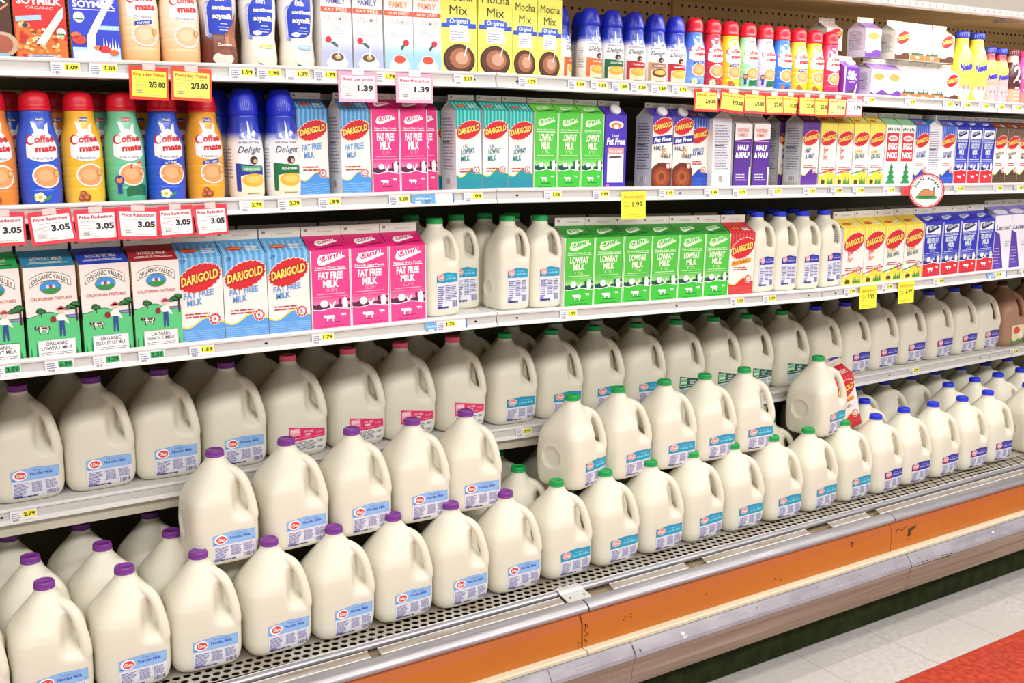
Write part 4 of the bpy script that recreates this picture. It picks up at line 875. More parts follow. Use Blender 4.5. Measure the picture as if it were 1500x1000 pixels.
            for (u, v, a, c) in ((-.34, .30, .14, 'E04038'), (-.40, .36, .10, 'D87048'), (.16, .18, .12, 'E03844'), (.34, .14, .10, 'D8683A'), (.02, .2, .08, 'E08050')): ell(b, sf, w * u, A * v, w * a, A * a * .42, c, 7, 10)
            for i in range(6): poly(b, sf, [(w * (.12 + i * .06), A * .16), (w * (.17 + i * .06), A * .16), (w * (.15 + i * .06), A * (.34 - .03 * (i % 3)))], 'EEF4FA', 6)
            ell(b, sf, -w * .10, A * .10, w * .38, A * .07, 'E8F2F6', 5, 14); rect(b, sf, -w * .30, w * .40, A * .0, A * .045, '1A1A20', 9); text(b, sf, 'VITAMIN FORTIFIED', w * .05, A * .010, A * .024, w * .6, 'E0E0E8', 10, .02)
        else:
            ell(b, sf, w * .30, A * .20, w * .30, A * .16, 'C8A890', 3, 16); ell(b, sf, w * .28, A * .20, w * .22, A * .12, 'A85A48', 4, 14); ell(b, sf, w * .22, A * .06, w * .2, A * .03, '8CC0E0', 5, 12); poly(b, sf, [(w * .0, A * .52), (w * .03, A * .50), (w * .46, A * .70), (w * .46, A * .73)], 'D88A70', 3)
        return b, r
    if kind == 'psilk':
        w, d, hc = PW, PW, PC; b, r = gable(w, d, hc, PR, PF, '6A2A9A', '7A5AB8', '8A3AA8'); sf = frontS(w, d)
        text(b, sf, 'Silk', w * .0, hc * .58, hc * .28, w * .62, 'F8F4FA', 3, .05, .1); text(b, sf, 'creamer', 0, hc * .46, hc * .07, w * .44, 'D8C0E8', 3, .01); poly(b, sf, [(w * .12, 0), (w * .24, 0), (w * .34, hc * .4), (w * .30, hc * .42)], 'F4F0F8', 4); ell(b, sf, 0, hc * .10, w * .16, hc * .10, '3A4A30', 3); rect(b, sf, -w * .5, -w * .40, 0, hc, 'D8C4E8', 2); return b, r
    if kind in ('pwhite', 'ptan'):
        w, d, hc = PW, PW, PC; b, r = gable(w, d, hc, PR, PF, 'F2EEEA', 'F0ECE8', 'D8D6C8'); sf = frontS(w, d)
        if kind == 'pwhite':
            lines(b, sf, -w * .3, w * .3, hc * .50, hc * .86, 4, 'F2D4CC', 2, .4, .3, 3); rect(b, sf, -w / 2, w / 2, 0, hc * .20, 'E8703C', 2); rect(b, sf, -w * .42, w * .42, hc * .20, hc * .26, '2E6A4E', 3)
            for i in range(5): poly(b, sf, [(w * (-.36 + i * .16), hc * .24), (w * (-.28 + i * .16), hc * .24), (w * (-.32 + i * .16), hc * .42)], 'E89078' if i % 2 else '3E5A44', 3)
            cow(b, sf, 0, hc * .10, w * .14, 'F4E8E0', 4)
        else: dari_logo(b, sf, w, hc * .78, .9); lines(b, sf, -w * .3, w * .3, hc * .30, hc * .5, 4, 'B8A8C0', 2, .4, .3, 3); band(b, sf, -w / 2, w / 2, 0, lambda u: hc * .2 + .004 * math.sin(u * 90), '5A3420', 2, 12)
        side_print(b, w, d, hc, bg='DAD8CC', ink='8A8880', bar=False); return b, r
    if kind == 'psil':
        w, d, hc = PW, PW, PC; b, r = gable(w, d, hc, PR, PF, 'F0ECEC', '8A6AA8', 'C4BCD0'); sf = frontS(w, d)
        ell(b, sf, 0, hc * .74, w * .40, hc * .16, 'F4D0B0', 2); ell(b, sf, 0, hc * .74, w * .34, hc * .12, 'EC9A50', 3); lines(b, sf, -w * .3, w * .3, hc * .30, hc * .5, 3, 'B0A8C8', 2, .4, .3, 3); band(b, sf, -w / 2, w / 2, 0, lambda u: hc * .2 + .006 * math.sin(u * 90), '6A3AA0', 2, 12)
        side_print(b, w, d, hc, bg='C8C0D4', ink='6A6478', bar=False); return b, r
PROTO = {}
SPOUT = None
def spout():
    g = G(); g.lathe([(.0135, 0), (.0150, .002), (.0150, .010), (.0140, .0115), (.0001, .0118)], 24, 'E8E4E6'); return g.mesh('screw_cap', CAPM)
SPOUT = spout()
BACKSIDE = {}
def carton(kind, x, y, z, rot=0, desc='', row='', group=None, cap=False, tilt=(0, 0)):
    if kind not in PROTO:
        b, r = boxed(kind); PROTO[kind] = (b.mesh('carton_body', PRINT), r.mesh('gable_top', PRINT))
    t = thing('milk_carton', 'carton', None, group, (x, y, z), (tilt[0], tilt[1] or slope_tilt(x, z), rot))
    obj('carton_body', PROTO[kind][0], t); obj('gable_top', PROTO[kind][1], t)
    if cap:
        hc = QC if cap == 'q' else PC; obj('screw_cap', SPOUT, t, (.004, -.0185, hc + .0095), (R(50 if cap == 'q' else 35), 0, 0))
    DESC.append((t, desc, row)); return t
CK = dict(dff='light blue and white fat free milk carton', qff='light blue fat free quart carton', qteal='teal lowfat quart carton with red oval', qblue='dark blue reduced fat quart carton', qbrown='brown chocolate milk quart carton',
    egg='yellow egg nog carton', leg='yellow light egg nog carton', qegg='yellow egg nog quart carton', qleg='yellow light egg nog quart carton', red='red buttermilk carton', qhh='purple and white half and half quart', phh='small purple half and half carton',
    qffhh='blue and brown half and half carton', cpink='pink fat free milk carton', qpink='pink fat free quart carton', cgreen='green lowfat milk carton', qgreen='green lowfat quart carton', cblue='blue and red reduced fat carton', qcblue='blue and red quart carton',
    qcegg='white egg nog carton with green tree', qpurp='blue-purple fat free half and half carton', qwhh='narrow purple and white half and half carton', lact='lavender and white milk carton', moch='large yellow creamer carton with coffee cup', mochs='smaller yellow creamer carton with coffee cup',
    wf='white fat free creamer carton with cup', wo='white non dairy creamer carton, orange lettering', sred='red soymilk carton with cereal', sblue='blue soymilk carton with milk splash', sbrown='brown chocolate soymilk carton', psilk='small purple creamer carton', pwhite='small white carton with orange base', ptan='small white carton with red oval', psil='small white and violet carton with orange oval')
def crow(row, L, phrase, group, y=.02, jit=.012):
    for it in L:
        k, x = it[0], it[1]; o = dict(it[2]) if len(it) > 2 else {}
        w = HGW if k in ('dff', 'egg', 'leg', 'red', 'cpink', 'cgreen', 'cblue', 'lact', 'moch') else QW
        carton(k, x, y + w / 2 + o.get('dy', 0), zof(row, x) + o.get('dz', 0), o.get('rz', 0) + rj(jit), o.get('d', CK[k]), phrase, group, o.get('cap', False))
def orow(row, x, kind): pass
OV = dict(ovg=('2EA85A', '1E6A3A', 'LOWFAT MILK', 'LOWFAT MILK', 'green-topped organic milk carton'), ovt=('2E86B0', 'B8D8C8', 'LOWFAT MILK', 'LOWFAT MILK', 'teal-topped organic milk carton'),
          ovb=('2846B8', 'B8C4F0', 'REDUCED FAT MILK', 'REDUCED FAT MILK', 'blue-topped organic milk carton'), ovr=('A82834', 'F0B8A8', 'WHOLE MILK', 'WHOLE MILK', 'red-topped organic milk carton'))
for k, v in OV.items():
    b, r = organic(v[0], v[1], v[2], v[3]); PROTO[k] = (b.mesh('carton_body', PRINT), r.mesh('gable_top', PRINT)); CK[k] = v[4]
# third shelf
C1 = [('ovg', .232, dict(rz=.06)), ('ovt', .332, dict(rz=.06)), ('ovb', .432, dict(rz=.06)), ('ovr', .531, dict(rz=.05)), ('dff', .625), ('dff', .721), ('dff', .818), ('cpink', .915), ('cpink', 1.011), ('cpink', 1.107), ('cgreen', 1.596), ('cgreen', 1.692), ('cgreen', 1.788), ('cgreen', 1.883), ('cgreen', 1.979), ('cgreen', 2.074), ('red', 2.171),
      ('egg', 2.648), ('egg', 2.745), ('leg', 2.841), ('leg', 2.937), ('cblue', 3.033), ('cblue', 3.129), ('cblue', 3.225), ('cblue', 3.321), ('lact', 3.417), ('lact', 3.513), ('lact', 3.609), ('lact', 3.706)]
crow('C', C1, 'front row of third shelf', 'cartons on the third shelf')
for i, (k, x) in enumerate([c[:2] for c in C1]):
    if k[:2] != 'la': crow('C', [(k, x - .012 + rj(.006))], 'second row of third shelf', 'cartons on the third shelf', y=.122)
# second shelf
Q = [('qff', .898, dict(dy=.03)), ('qff', .985), ('qpink', 1.058), ('qpink', 1.129), ('qpink', 1.180, dict(dy=.045)), ('qteal', 1.274), ('qteal', 1.346), ('qteal', 1.418), ('qgreen', 1.491), ('qgreen', 1.562), ('qgreen', 1.634), ('qpurp', 1.708, dict(cap='q')), ('qffhh', 1.864, dict(cap='q')), ('qffhh', 1.937, dict(cap='q')),
     ('qblue', 2.010, dict(dy=.02)), ('qwhh', 2.155), ('qwhh', 2.228), ('qhh', 2.430), ('qegg', 2.506), ('qegg', 2.578), ('qleg', 2.651), ('qleg', 2.724), ('qcegg', 2.797), ('qcegg', 2.869), ('qblue', 2.941), ('qblue', 3.075), ('qcblue', 3.147), ('qcblue', 3.218), ('qcblue', 3.289), ('qbrown', 3.360), ('qbrown', 3.431), ('qbrown', 3.502), ('qbrown', 3.573), ('qbrown', 3.645)]
crow('B', Q, 'front row of second shelf', 'cartons on the second shelf')
crow('B', [('qff', 2.082, dict(rz=R(90), d='quart carton turned sideways, text panel out')), ('qff', 3.008, dict(rz=R(90), d='quart carton turned sideways, text panel out'))], 'front row of second shelf', 'cartons on the second shelf')
for it in Q:
    if it[0] not in ('qpurp', 'qffhh') and not (len(it) > 2): crow('B', [(it[0], it[1] - .01 + rj(.005))], 'second row of second shelf', 'cartons on the second shelf', y=.100)
# top shelf
crow('A', [('sbrown', .262), ('sred', .357), ('sblue', .454), ('wf', .948), ('wf', 1.022), ('wo', 1.097), ('wo', 1.168), ('moch', 1.250), ('moch', 1.346), ('mochs', 1.429), ('mochs', 1.501)], 'front row of top shelf', 'cartons on the top shelf')
crow('A', [('psilk', 2.592, dict(cap='p')), ('psil', 2.714), ('psil', 2.786), ('pwhite', 2.857), ('pwhite', 2.928), ('pwhite', 2.999), ('ptan', 3.071)], 'lower layer of top shelf', 'small cartons on the top shelf')
crow('A', [('psil', 2.684, dict(dz=PC + PR + PF + .0015, dy=.004)), ('ptan', 2.815, dict(dz=PC + PR + PF + .0015)), ('pwhite', 2.887, dict(dz=PC + PR + PF + .0015)), ('pwhite', 2.959, dict(dz=PC + PR + PF + .0015)), ('ptan', 3.033, dict(dz=PC + PR + PF + .0015))], 'upper layer of top shelf', 'small cartons on the top shelf')
crow('A', [('ptan', 2.60), ('ptan', 2.67)], 'second row of top shelf', 'small cartons on the top shelf', y=.10)
crow('A', [('ptan', 2.60, dict(dz=PC + PR + PF + .0015)), ('pwhite', 2.34, dict(dz=PC + PR + PF - .005))][:1], 'stacked second row of top shelf', 'small cartons on the top shelf', y=.10)
# red carton tipped against the stacked jugs
t = carton('red', 2.742, .108, .560, R(-6), 'red buttermilk carton leaning behind the lone stacked jug', 'on the bottom jugs', None, False, (R(-4), R(-13)))

# ================================================================ BOTTLES
def bottleS(prof, Rr, sy=1.0):
    def sf(u, v, L):
        a = u / Rr; r = interp(prof, v) + .0004 + .00026 * L
        return (r * math.sin(a), -r * sy * math.cos(a), v)
    def P2(rs):  # profile list is (z, r)
        return rs
    return sf
def zr(P): return [(r, z) for z, r in P]
def mixc(a, b, t):
    a, b = lin(a), lin(b); return tuple(a[i] + (b[i] - a[i]) * t for i in range(3))
CM_P = [(0, .0330), (.004, .0362), (.012, .0376), (.030, .0382), (.031, .0376), (.033, .0382), (.050, .0384), (.051, .0378), (.053, .0385), (.070, .0386), (.071, .0380), (.073, .0386), (.088, .0386), (.0892, .0381), (.091, .0386), (.105, .0383), (.118, .0374), (.130, .0355), (.142, .0325), (.152, .0297), (.160, .0280), (.166, .0273), (.174, .0272), (.179, .0268)]
def scale_p(P, sr, sz): return [(z * sz, r * sr) for z, r in P]
def dense(P, step=.004):
    out = [P[0]]
    for (z0, r0), (z1, r1) in zip(P, P[1:]):
        n = max(1, int((z1 - z0) / step))
        for i in range(1, n + 1): out.append((z0 + (z1 - z0) * i / n, r0 + (r1 - r0) * i / n))
    return out
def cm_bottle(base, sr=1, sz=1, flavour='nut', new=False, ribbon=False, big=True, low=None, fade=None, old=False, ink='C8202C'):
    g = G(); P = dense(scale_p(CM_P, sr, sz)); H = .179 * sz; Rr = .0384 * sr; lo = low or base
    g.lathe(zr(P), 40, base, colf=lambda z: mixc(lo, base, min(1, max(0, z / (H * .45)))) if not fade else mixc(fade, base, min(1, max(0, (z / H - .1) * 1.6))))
    sf = bottleS(P, Rr); k = sr; s = sz
    # pale splash behind the script
    bl = 'F4F0F2'
    band(g, sf, -.030 * k, .030 * k, lambda u: H * (.46 + .05 * (u / .03 / k) ** 2), lambda u: H * (.80 - .16 * (u / .030 / k) ** 2), bl, 1, 16, 6)
    poly(g, sf, [(-.012 * k, H * .74), (-.002 * k, H * .74), (-.010 * k, H * .86), (-.022 * k, H * .88)], 'E4E8F4', 1); poly(g, sf, [(.004 * k, H * .74), (.014 * k, H * .74), (.020 * k, H * .87), (.010 * k, H * .84)], 'E4E8F4', 1)
    rect(g, sf, -.011 * k, .011 * k, H * .885, H * .925, 'C02438' if new else '2A3E9A', 2, 6); text(g, sf, 'Carnation' if new else 'Nestle', 0, H * .892, H * .024, .018 * k, 'F6F2F4', 3, .02)
    text(g, sf, 'offee', .005 * k, H * .665, H * .074, .038 * k, ink, 4, .035, 0, .06); text(g, sf, 'mate', .007 * k, H * .570, H * .066, .040 * k, ink, 4, .04, 0, .06)
    ell(g, sf, -.0215 * k, H * .69, .0085 * k, H * .052, ink, 3, 14, 3); ell(g, sf, -.0200 * k, H * .69, .0062 * k, H * .040, bl, 3.5, 12, 3); rect(g, sf, -.016 * k, -.012 * k, H * .665, H * .715, bl, 3.7, 2)
    text(g, sf, {'nut': 'Hazelnut', 'van': 'French Vanilla', 'irish': 'Irish Creme'}.get(flavour, 'Original'), 0, H * .485, H * .026, .036 * k, '7A86A8', 4, .01)
    # cup of coffee seen from above
    c0 = .004 * k; ell(g, sf, c0, H * .31, .0265 * k, H * .125, 'F2EEE8', 2, 18, 4); ell(g, sf, c0, H * .31, .0232 * k, H * .108, 'E39A62' if not old else 'EFC09A', 3, 18, 4); ell(g, sf, c0 - .003 * k, H * .315, .014 * k, H * .062, 'EBAE7C' if not old else 'F4CEAE', 4, 14, 3)
    ell(g, sf, .022 * k, H * .34, .0065 * k, H * .040, 'B8843E', 4.5, 12, 2); ell(g, sf, .022 * k, H * .34, .0048 * k, H * .030, 'E8B070', 5, 12, 2)
    if ribbon: band(g, sf, -.016 * k, .016 * k, lambda u: H * .415 + .12 * u + .0, lambda u: H * .455 + .12 * u, '2A44B8', 5, 8); text(g, sf, 'FAT FREE', 0, H * .422, H * .022, .024 * k, 'F0F2FA', 6, .02, .2, .12)
    if flavour == 'nut':
        for (u, v, a) in ((-.012, .11, .0065), (-.006, .07, .0075), (-.016, .06, .006)): ell(g, sf, u * k, H * v, a * k, a * k, '9A4A2A', 6, 12, 2); ell(g, sf, u * k - .001, H * v + .0015, a * k * .5, a * k * .5, 'C47850', 7, 8, 1)
    elif flavour == 'van':
        for i in range(5): a = i * 1.257; ell(g, sf, -.012 * k + .006 * k * math.cos(a), H * .09 + .006 * math.sin(a), .005 * k, .0035, 'F6F2C8', 6, 8, 1)
        ell(g, sf, -.012 * k, H * .09, .003 * k, .003, 'D8B040', 7, 8, 1); poly(g, sf, [(-.006 * k, H * .05), (.004 * k, H * .06), (.010 * k, H * .12), (.000, H * .09)], '3E8E4A', 6); poly(g, sf, [(-.020 * k, H * .06), (-.026 * k, H * .10), (-.018 * k, H * .10)], '3E8E4A', 6)
    elif flavour == 'irish':
        band(g, sf, -.01 * k, .036 * k, 0, lambda u: H * (.20 - 60 * (u - .016 * k) ** 2), '1E6A46', 1.5, 10, 2)
        ell(g, sf, -.022 * k, H * .25, .0085 * k, H * .052, '2A3E8E', 7, 14, 2); ell(g, sf, -.022 * k, H * .25, .0058 * k, H * .036, 'E08A50', 8, 12, 2); rect(g, sf, -.026 * k, -.018 * k, H * .10, H * .20, '2A3E9E', 7, 3)
        if big: poly(g, sf, [(.000, H * .37), (.024 * k, H * .40), (.024 * k, H * .455), (.000, H * .42)], 'D85028', 7); text(g, sf, 'NEW SIZE', .012 * k, H * .395, H * .026, .020 * k, 'F8E8D8', 8, .02, 0, .12)
    elif flavour == 'berry':
        for (u, v, a, c) in ((-.010, .09, .007, 'E8683A'), (.004, .06, .006, '3A50A8'), (.016, .08, .006, '4A60B0')): ell(g, sf, u * k, H * v, a * k, a * k, c, 6, 12, 2)
    cp = G(); r0 = .0285 * sr; h = (.037 if big else .038) * (1 if big else 1)
    cp.lathe([(r0 * .98, -.001), (r0 * 1.02, .0), (r0 * 1.02, .004), (r0, .0045), (r0 * .985, h * .30), (r0 * .965, h * .55), (r0 * .90, h * .74), (r0 * .76, h * .88), (r0 * .55, h * .96), (r0 * .30, h), (.0001, h)], 36, 'D8142E')
    return g.mesh('bottle_body', SLEEVE), cp.mesh('dome_cap', CAPM), H
ID_P = [(0, .0330), (.004, .0360), (.012, .0372), (.040, .0378), (.0405, .0372), (.042, .0378), (.070, .0382), (.095, .0380), (.115, .0366), (.130, .0345), (.145, .0318), (.158, .0300), (.168, .0296), (.173, .0292)]
def id_bottle(col, dark, cupc='E8B040', sr=1, sz=1, name='IRISH CREME', banner=None):
    g = G(); P = dense(scale_p(ID_P, sr, sz)); H = .173 * sz; Rr = .038 * sr; k = sr
    def cf(z):
        t = z / H; return mixc('F2F0F4', '2238B8', sstep(.66, .80, t)) if t > .3 else mixc('EADFD2', 'F2F0F4', t / .3)
    g.lathe(zr(P), 40, col, colf=cf); sf = bottleS(P, Rr)
    for i in range(7): ell(g, sf, (-.018 + .006 * i) * k, H * (.74 + .015 * (i % 3)), .006 * k, H * .035, 'E8ECF8' if i % 2 else '6E86DC', 1 + .3 * i, 10, 1)
    poly(g, sf, [(-.004 * k, H * .72), (.004 * k, H * .72), (.0, H * .90), (-.003 * k, H * .93)], 'DCE4F8', 3.5)
    text(g, sf, 'INTERNATIONAL', 0, H * .655, H * .026, .050 * k, '5A5A78', 4, .01); text(g, sf, 'Delight', 0, H * .545, H * .080, .052 * k, '38384E', 4, .0, .35)
    ell(g, sf, .006 * k, H * .455, .0105 * k, H * .060, 'F4F0EC', 6, 14, 2); ell(g, sf, .006 * k, H * .455, .0085 * k, H * .050, '4A2A22', 7, 14, 2); ell(g, sf, .008 * k, H * .445, .004 * k, H * .024, 'C8A890', 8, 10, 1)
    band(g, sf, -.032 * k, .030 * k, 0, lambda u: H * (.40 - .7 * u + .0 - 40 * max(0, -u - .024 * k) ** 2) if True else 0, dark, 2, 16, 4)
    band(g, sf, -.020 * k, .026 * k, lambda u: H * (.315 + 1.2 * abs(u) * .6), lambda u: H * (.385 + 1.2 * abs(u) * .4), banner or col, 4, 10, 2); text(g, sf, name, .003 * k, H * .335, H * .030, .034 * k, 'F4F4F0', 6, .02)
    band(g, sf, -.022 * k, .032 * k, 0, lambda u: H * (.29 - 30 * (u - .005 * k) ** 2), 'F0E4C4', 4, 14, 4); ell(g, sf, .005 * k, H * .215, .024 * k, H * .080, cupc, 5, 18, 3); ell(g, sf, .005 * k, H * .225, .018 * k, H * .045, 'F0C468', 6, 14, 2)
    lines(g, sf, -.010 * k, .020 * k, H * .05, H * .08, 1, '8A8A80', 6, .4, .1, 3)
    # small print column round the side
    lines(g, sf, -.060 * k, -.040 * k, H * .25, H * .62, 9, '9A98A0', 2, .35, .2, 4); rect(g, sf, -.058 * k, -.044 * k, H * .63, H * .68, 'F0F0F0', 2, 3)
    cp = G(); r0 = .0310 * sr; h = .053 * (sz if sz < .9 else 1)
    cp.lathe([(r0 * .96, -.001), (r0, 0), (r0 * 1.0, .006), (r0 * .98, h * .30), (r0 * .90, h * .55), (r0 * .78, h * .78), (r0 * .66, h * .93), (r0 * .56, h), (r0 * .30, h - .001), (.0001, h - .001)], 36, '1A2CC8')
    def cs(u, v, L): a = u / r0; r = interp([(0, r0), (h * .30, r0 * .98), (h * .55, r0 * .90), (h * .78, r0 * .78), (h * .93, r0 * .66)], v) + .0004 + .0002 * L; return (r * math.sin(a), -r * math.cos(a), v)
    for i in range(7):
        a = (-.012 + .004 * i) * k; poly(cp, cs, [(a - .0006, h * .16), (a + .0006, h * .16), (a * 1.15 + .0003, h * (.42 + .06 * (3 - abs(i - 3)))), (a * 1.15 - .0003, h * (.42 + .06 * (3 - abs(i - 3))))], '8090EC', 1)
    return g.mesh('bottle_body', SLEEVE), cp.mesh('dome_cap', CAPM), H
SOY_P = [(0, .0330), (.004, .0365), (.02, .0378), (.045, .0360), (.062, .0342), (.080, .0352), (.105, .0378), (.130, .0385), (.150, .0372), (.168, .0330), (.182, .0280), (.190, .0262), (.195, .0260)]
def soy_bottle(kind):
    g = G(); P = dense(SOY_P); H = .195; c1 = {'choc': '6E3020', 'van': 'F0E8D4', 'orig': 'EEEEF0'}[kind]
    g.lathe(zr(P), 40, c1, colf=lambda z: mixc(c1 if kind == 'choc' else 'EFE8DA', 'F0EEF2', sstep(.2, .8, z / H))); sf = bottleS(P, .038)
    A = H * .82
    V = [(-.036, .30), (-.036, .62), (-.018, .92), (.020, .92), (.030, .70), (.022, .40), (-.01, .30)]
    band(g, sf, -.030, .024, lambda u: A * (.40 + .2 * max(0, -u) * 6 * .0 + 120 * max(0, u - .0) ** 2), lambda u: A * (.92 - 250 * min(0, u + .002) ** 2), '2E46C4', 2, 14, 8)
    for i in range(10):
        t = i / 10; band(g, sf, -.030 - .0009 * i, -.024, lambda u, t=t: A * (.36 + .02 * t), lambda u, t=t: A * (.80 - .05 * t), mixc('8090DC', 'E4E4F0', t), 1 + .05 * i, 2, 6)
    text(g, sf, '8th', -.004, A * .80, A * .075, .018, 'E8E8FA', 4, .02); text(g, sf, 'continent', .002, A * .70, A * .050, .042, 'F2F4DC', 4, .045); text(g, sf, 'soymilk', .002, A * .59, A * .060, .042, 'F6F2DC', 4, .055)
    for q, wd in ((.53, .016), (.49, .026), (.455, .020)): lines(g, sf, -wd / 2 + .004, wd / 2 + .004, A * (q - .008), A * (q + .010), 1, 'E8ECFA', 4, .5, .05, 2)
    if kind == 'choc':
        band(g, sf, -.02, .034, 0, lambda u: A * (.34 + .6 * u + .02 * math.sin(u * 300)), '7A3A24', 3, 18, 4); band(g, sf, .004, .034, lambda u: A * .25, lambda u: A * (.40 + 250 * u * u), 'A86848', 4, 10, 4)
        ell(g, sf, .0, A * .10, .022, A * .08, 'E4DCD4', 5, 14, 3); ell(g, sf, .004, A * .18, .016, A * .035, '8A4A34', 6, 12, 2); text(g, sf, 'Chocolate', .004, A * .255, A * .035, .030, 'F6EEE8', 8, .03)
    else:
        ell(g, sf, -.012, A * .44, .010, A * .03, 'F4F6FA', 4, 10, 1); ell(g, sf, .006, A * .14, .024, A * .10, 'F2EDDC', 3, 16, 3); ell(g, sf, .006, A * .17, .018, A * .04, 'F6F2E6', 4, 12, 2)
        ell(g, sf, .008, A * .28, .018, A * .032, 'F0E4A0' if kind == 'van' else '9CC4EC', 5, 14, 2); text(g, sf, 'Vanilla' if kind == 'van' else 'Original', .008, A * .268, A * .022, .022, 'C8B878' if kind == 'van' else 'E8F2FA', 6, .02); ell(g, sf, -.008, A * .035, .005, .004, '2E8A5A', 6, 10, 1)
    cp = G(); cp.lathe([(.0255, 0), (.027, .001), (.027, .02), (.024, .026), (.0001, .027)], 32, '2E46C4'); return g.mesh('bottle_body', SLEEVE), cp.mesh('screw_cap', CAPM), H
NQ_P = [(0, .034), (.004, .0372), (.02, .0385), (.07, .0385), (.12, .0380), (.145, .0350), (.162, .0300), (.176, .0245), (.186, .0215), (.198, .0205), (.205, .0205)]
def nq_bottle(kind, sr=1, sz=1):
    g = G(); P = dense(scale_p(NQ_P, sr, sz)); H = .205 * sz; k = sr; sf = bottleS(P, .0385 * sr)
    if kind in ('yellow', 'straw'):
        base = 'F2E04A' if kind == 'yellow' else 'F2B4BC'
        g.lathe(zr(P), 40, base, colf=lambda z: lin(base) if kind == 'yellow' else mixc('F0B0B8', 'F0E058', sstep(.45, .55, z / H) * (1 - sstep(.86, .9, z / H))) if z / H < .86 else lin('D84048'))
        if kind == 'yellow':
            ell(g, sf, .002 * k, H * .44, .034 * k, H * .42, '4A4A2A', 1, 26, 8); ell(g, sf, .002 * k, H * .44, .0332 * k, H * .412, 'F4E862', 2, 26, 8)
            band(g, sf, -.026 * k, .03 * k, lambda u: H * (.44 - .42 * math.sqrt(max(0, 1 - (u / .036 / k) ** 2))) + .002, lambda u: H * (.22 + .9 * u), 'F2C4C8', 3, 14, 4)
        for i in range(5): ell(g, sf, (-.014 + .009 * i) * k, H * (.20 + .03 * (i % 2)), .006 * k, H * .035, 'E8808C' if i % 2 else 'F4D8D4', 4 + .3 * i, 8, 1)
        text(g, sf, 'Nesquik', .006 * k, H * .50, H * .110, .052 * k, '3430B8', 5, .05, .0, .22); lines(g, sf, -.018 * k, .024 * k, H * .38, H * .46, 2, 'C8A838', 4, .3, .2, 3)
        cc = '2438C8'
    elif kind == 'choc':
        g.lathe(zr(P), 40, '4A1C22', colf=lambda z: mixc('E8A888', '4A1C22', sstep(.28, .34, z / H)) if z / H < .86 else lin('E8B0A0')); text(g, sf, '2', .004, H * .45, H * .32, .030 * k, 'F4F0F0', 4, .03); ell(g, sf, -.006 * k, H * .84, .008 * k, H * .03, 'F4F0F0', 4, 10, 1); lines(g, sf, -.002, .02 * k, H * .1, H * .4, 4, 'F4F0F0', 4, .4, .2, 3); cc = '6A2A30'
    else:
        g.lathe(zr(P), 40, 'F05AA8', colf=lambda z: mixc('F08A80', 'F05AA8', sstep(.2, .3, z / H))); rect(g, sf, -.02 * k, .024 * k, H * .55, H * .68, 'F8E0EC', 3, 6, 3)
        for i in range(4): rect(g, sf, -.016 * k, .022 * k, H * (.30 + .055 * i), H * (.325 + .055 * i), '5A1A48' if i % 2 else 'F8F0F4', 3, 6)
        ell(g, sf, 0, H * .80, .014 * k, H * .05, 'F8C0DC', 3, 12, 2); cc = 'F0468E'
    cp = G(); r0 = .0215 * sr; h = .019
    cp.lathe([(r0 * .98, -.001), (r0 * 1.06, 0), (r0 * 1.06, h * .8), (r0 * .98, h), (.0001, h)], 36, cc)
    for i in range(20): a = i * math.pi / 10; cp.add([(r0 * 1.065 * math.cos(a + q) , r0 * 1.065 * math.sin(a + q), z) for q, z in ((-.05, .003), (.05, .003), (.05, h * .78), (-.05, h * .78))], [(0, 1, 2, 3)], mixc(cc, 'FFFFFF', .25))
    return g.mesh('bottle_body', SLEEVE), cp.mesh('screw_cap', CAPM), H
BP = {}
def bottle(key, mk, x, y, row, rz, desc, phrase, group, nm_='creamer_bottle', cat='bottle', dz_=0):
    if key not in BP: BP[key] = mk()
    b, c, H = BP[key]; z = zof(row, x) + dz_
    t = thing(nm_, cat, None, group, (x, y, z), (0, slope_tilt(x, z), rz)); obj('bottle_body', b, t); obj(c.name.split('.')[0], c, t, (0, 0, H)); DESC.append((t, desc, phrase)); return t
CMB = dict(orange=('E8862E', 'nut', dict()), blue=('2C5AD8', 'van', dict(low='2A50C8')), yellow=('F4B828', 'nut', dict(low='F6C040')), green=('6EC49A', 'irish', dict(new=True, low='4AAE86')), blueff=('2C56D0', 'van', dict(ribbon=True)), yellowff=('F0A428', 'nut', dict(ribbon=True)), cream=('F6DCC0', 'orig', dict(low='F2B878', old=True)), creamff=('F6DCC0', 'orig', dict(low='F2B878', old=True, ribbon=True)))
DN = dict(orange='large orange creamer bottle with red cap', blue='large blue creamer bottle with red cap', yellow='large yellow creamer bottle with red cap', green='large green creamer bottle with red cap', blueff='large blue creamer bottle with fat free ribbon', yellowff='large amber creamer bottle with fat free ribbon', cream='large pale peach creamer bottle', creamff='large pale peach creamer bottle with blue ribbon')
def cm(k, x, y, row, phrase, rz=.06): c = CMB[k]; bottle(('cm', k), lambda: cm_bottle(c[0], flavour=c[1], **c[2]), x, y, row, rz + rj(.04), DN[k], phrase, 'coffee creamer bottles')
for k, x in [('orange', .262), ('blue', .341), ('yellow', .420), ('green', .500), ('blueff', .579), ('yellowff', .660)]: cm(k, x, .058, 'B', 'front row of second shelf')
for k, x in [('orange', .225), ('blue', .305), ('orange', .388), ('green', .468), ('yellow', .548), ('orange', .630)]: cm(k, x, .142, 'B', 'second row of second shelf')
for k, x in [('creamff', .541), ('cream', .621)]: cm(k, x, .050, 'A', 'front row of top shelf', .02)
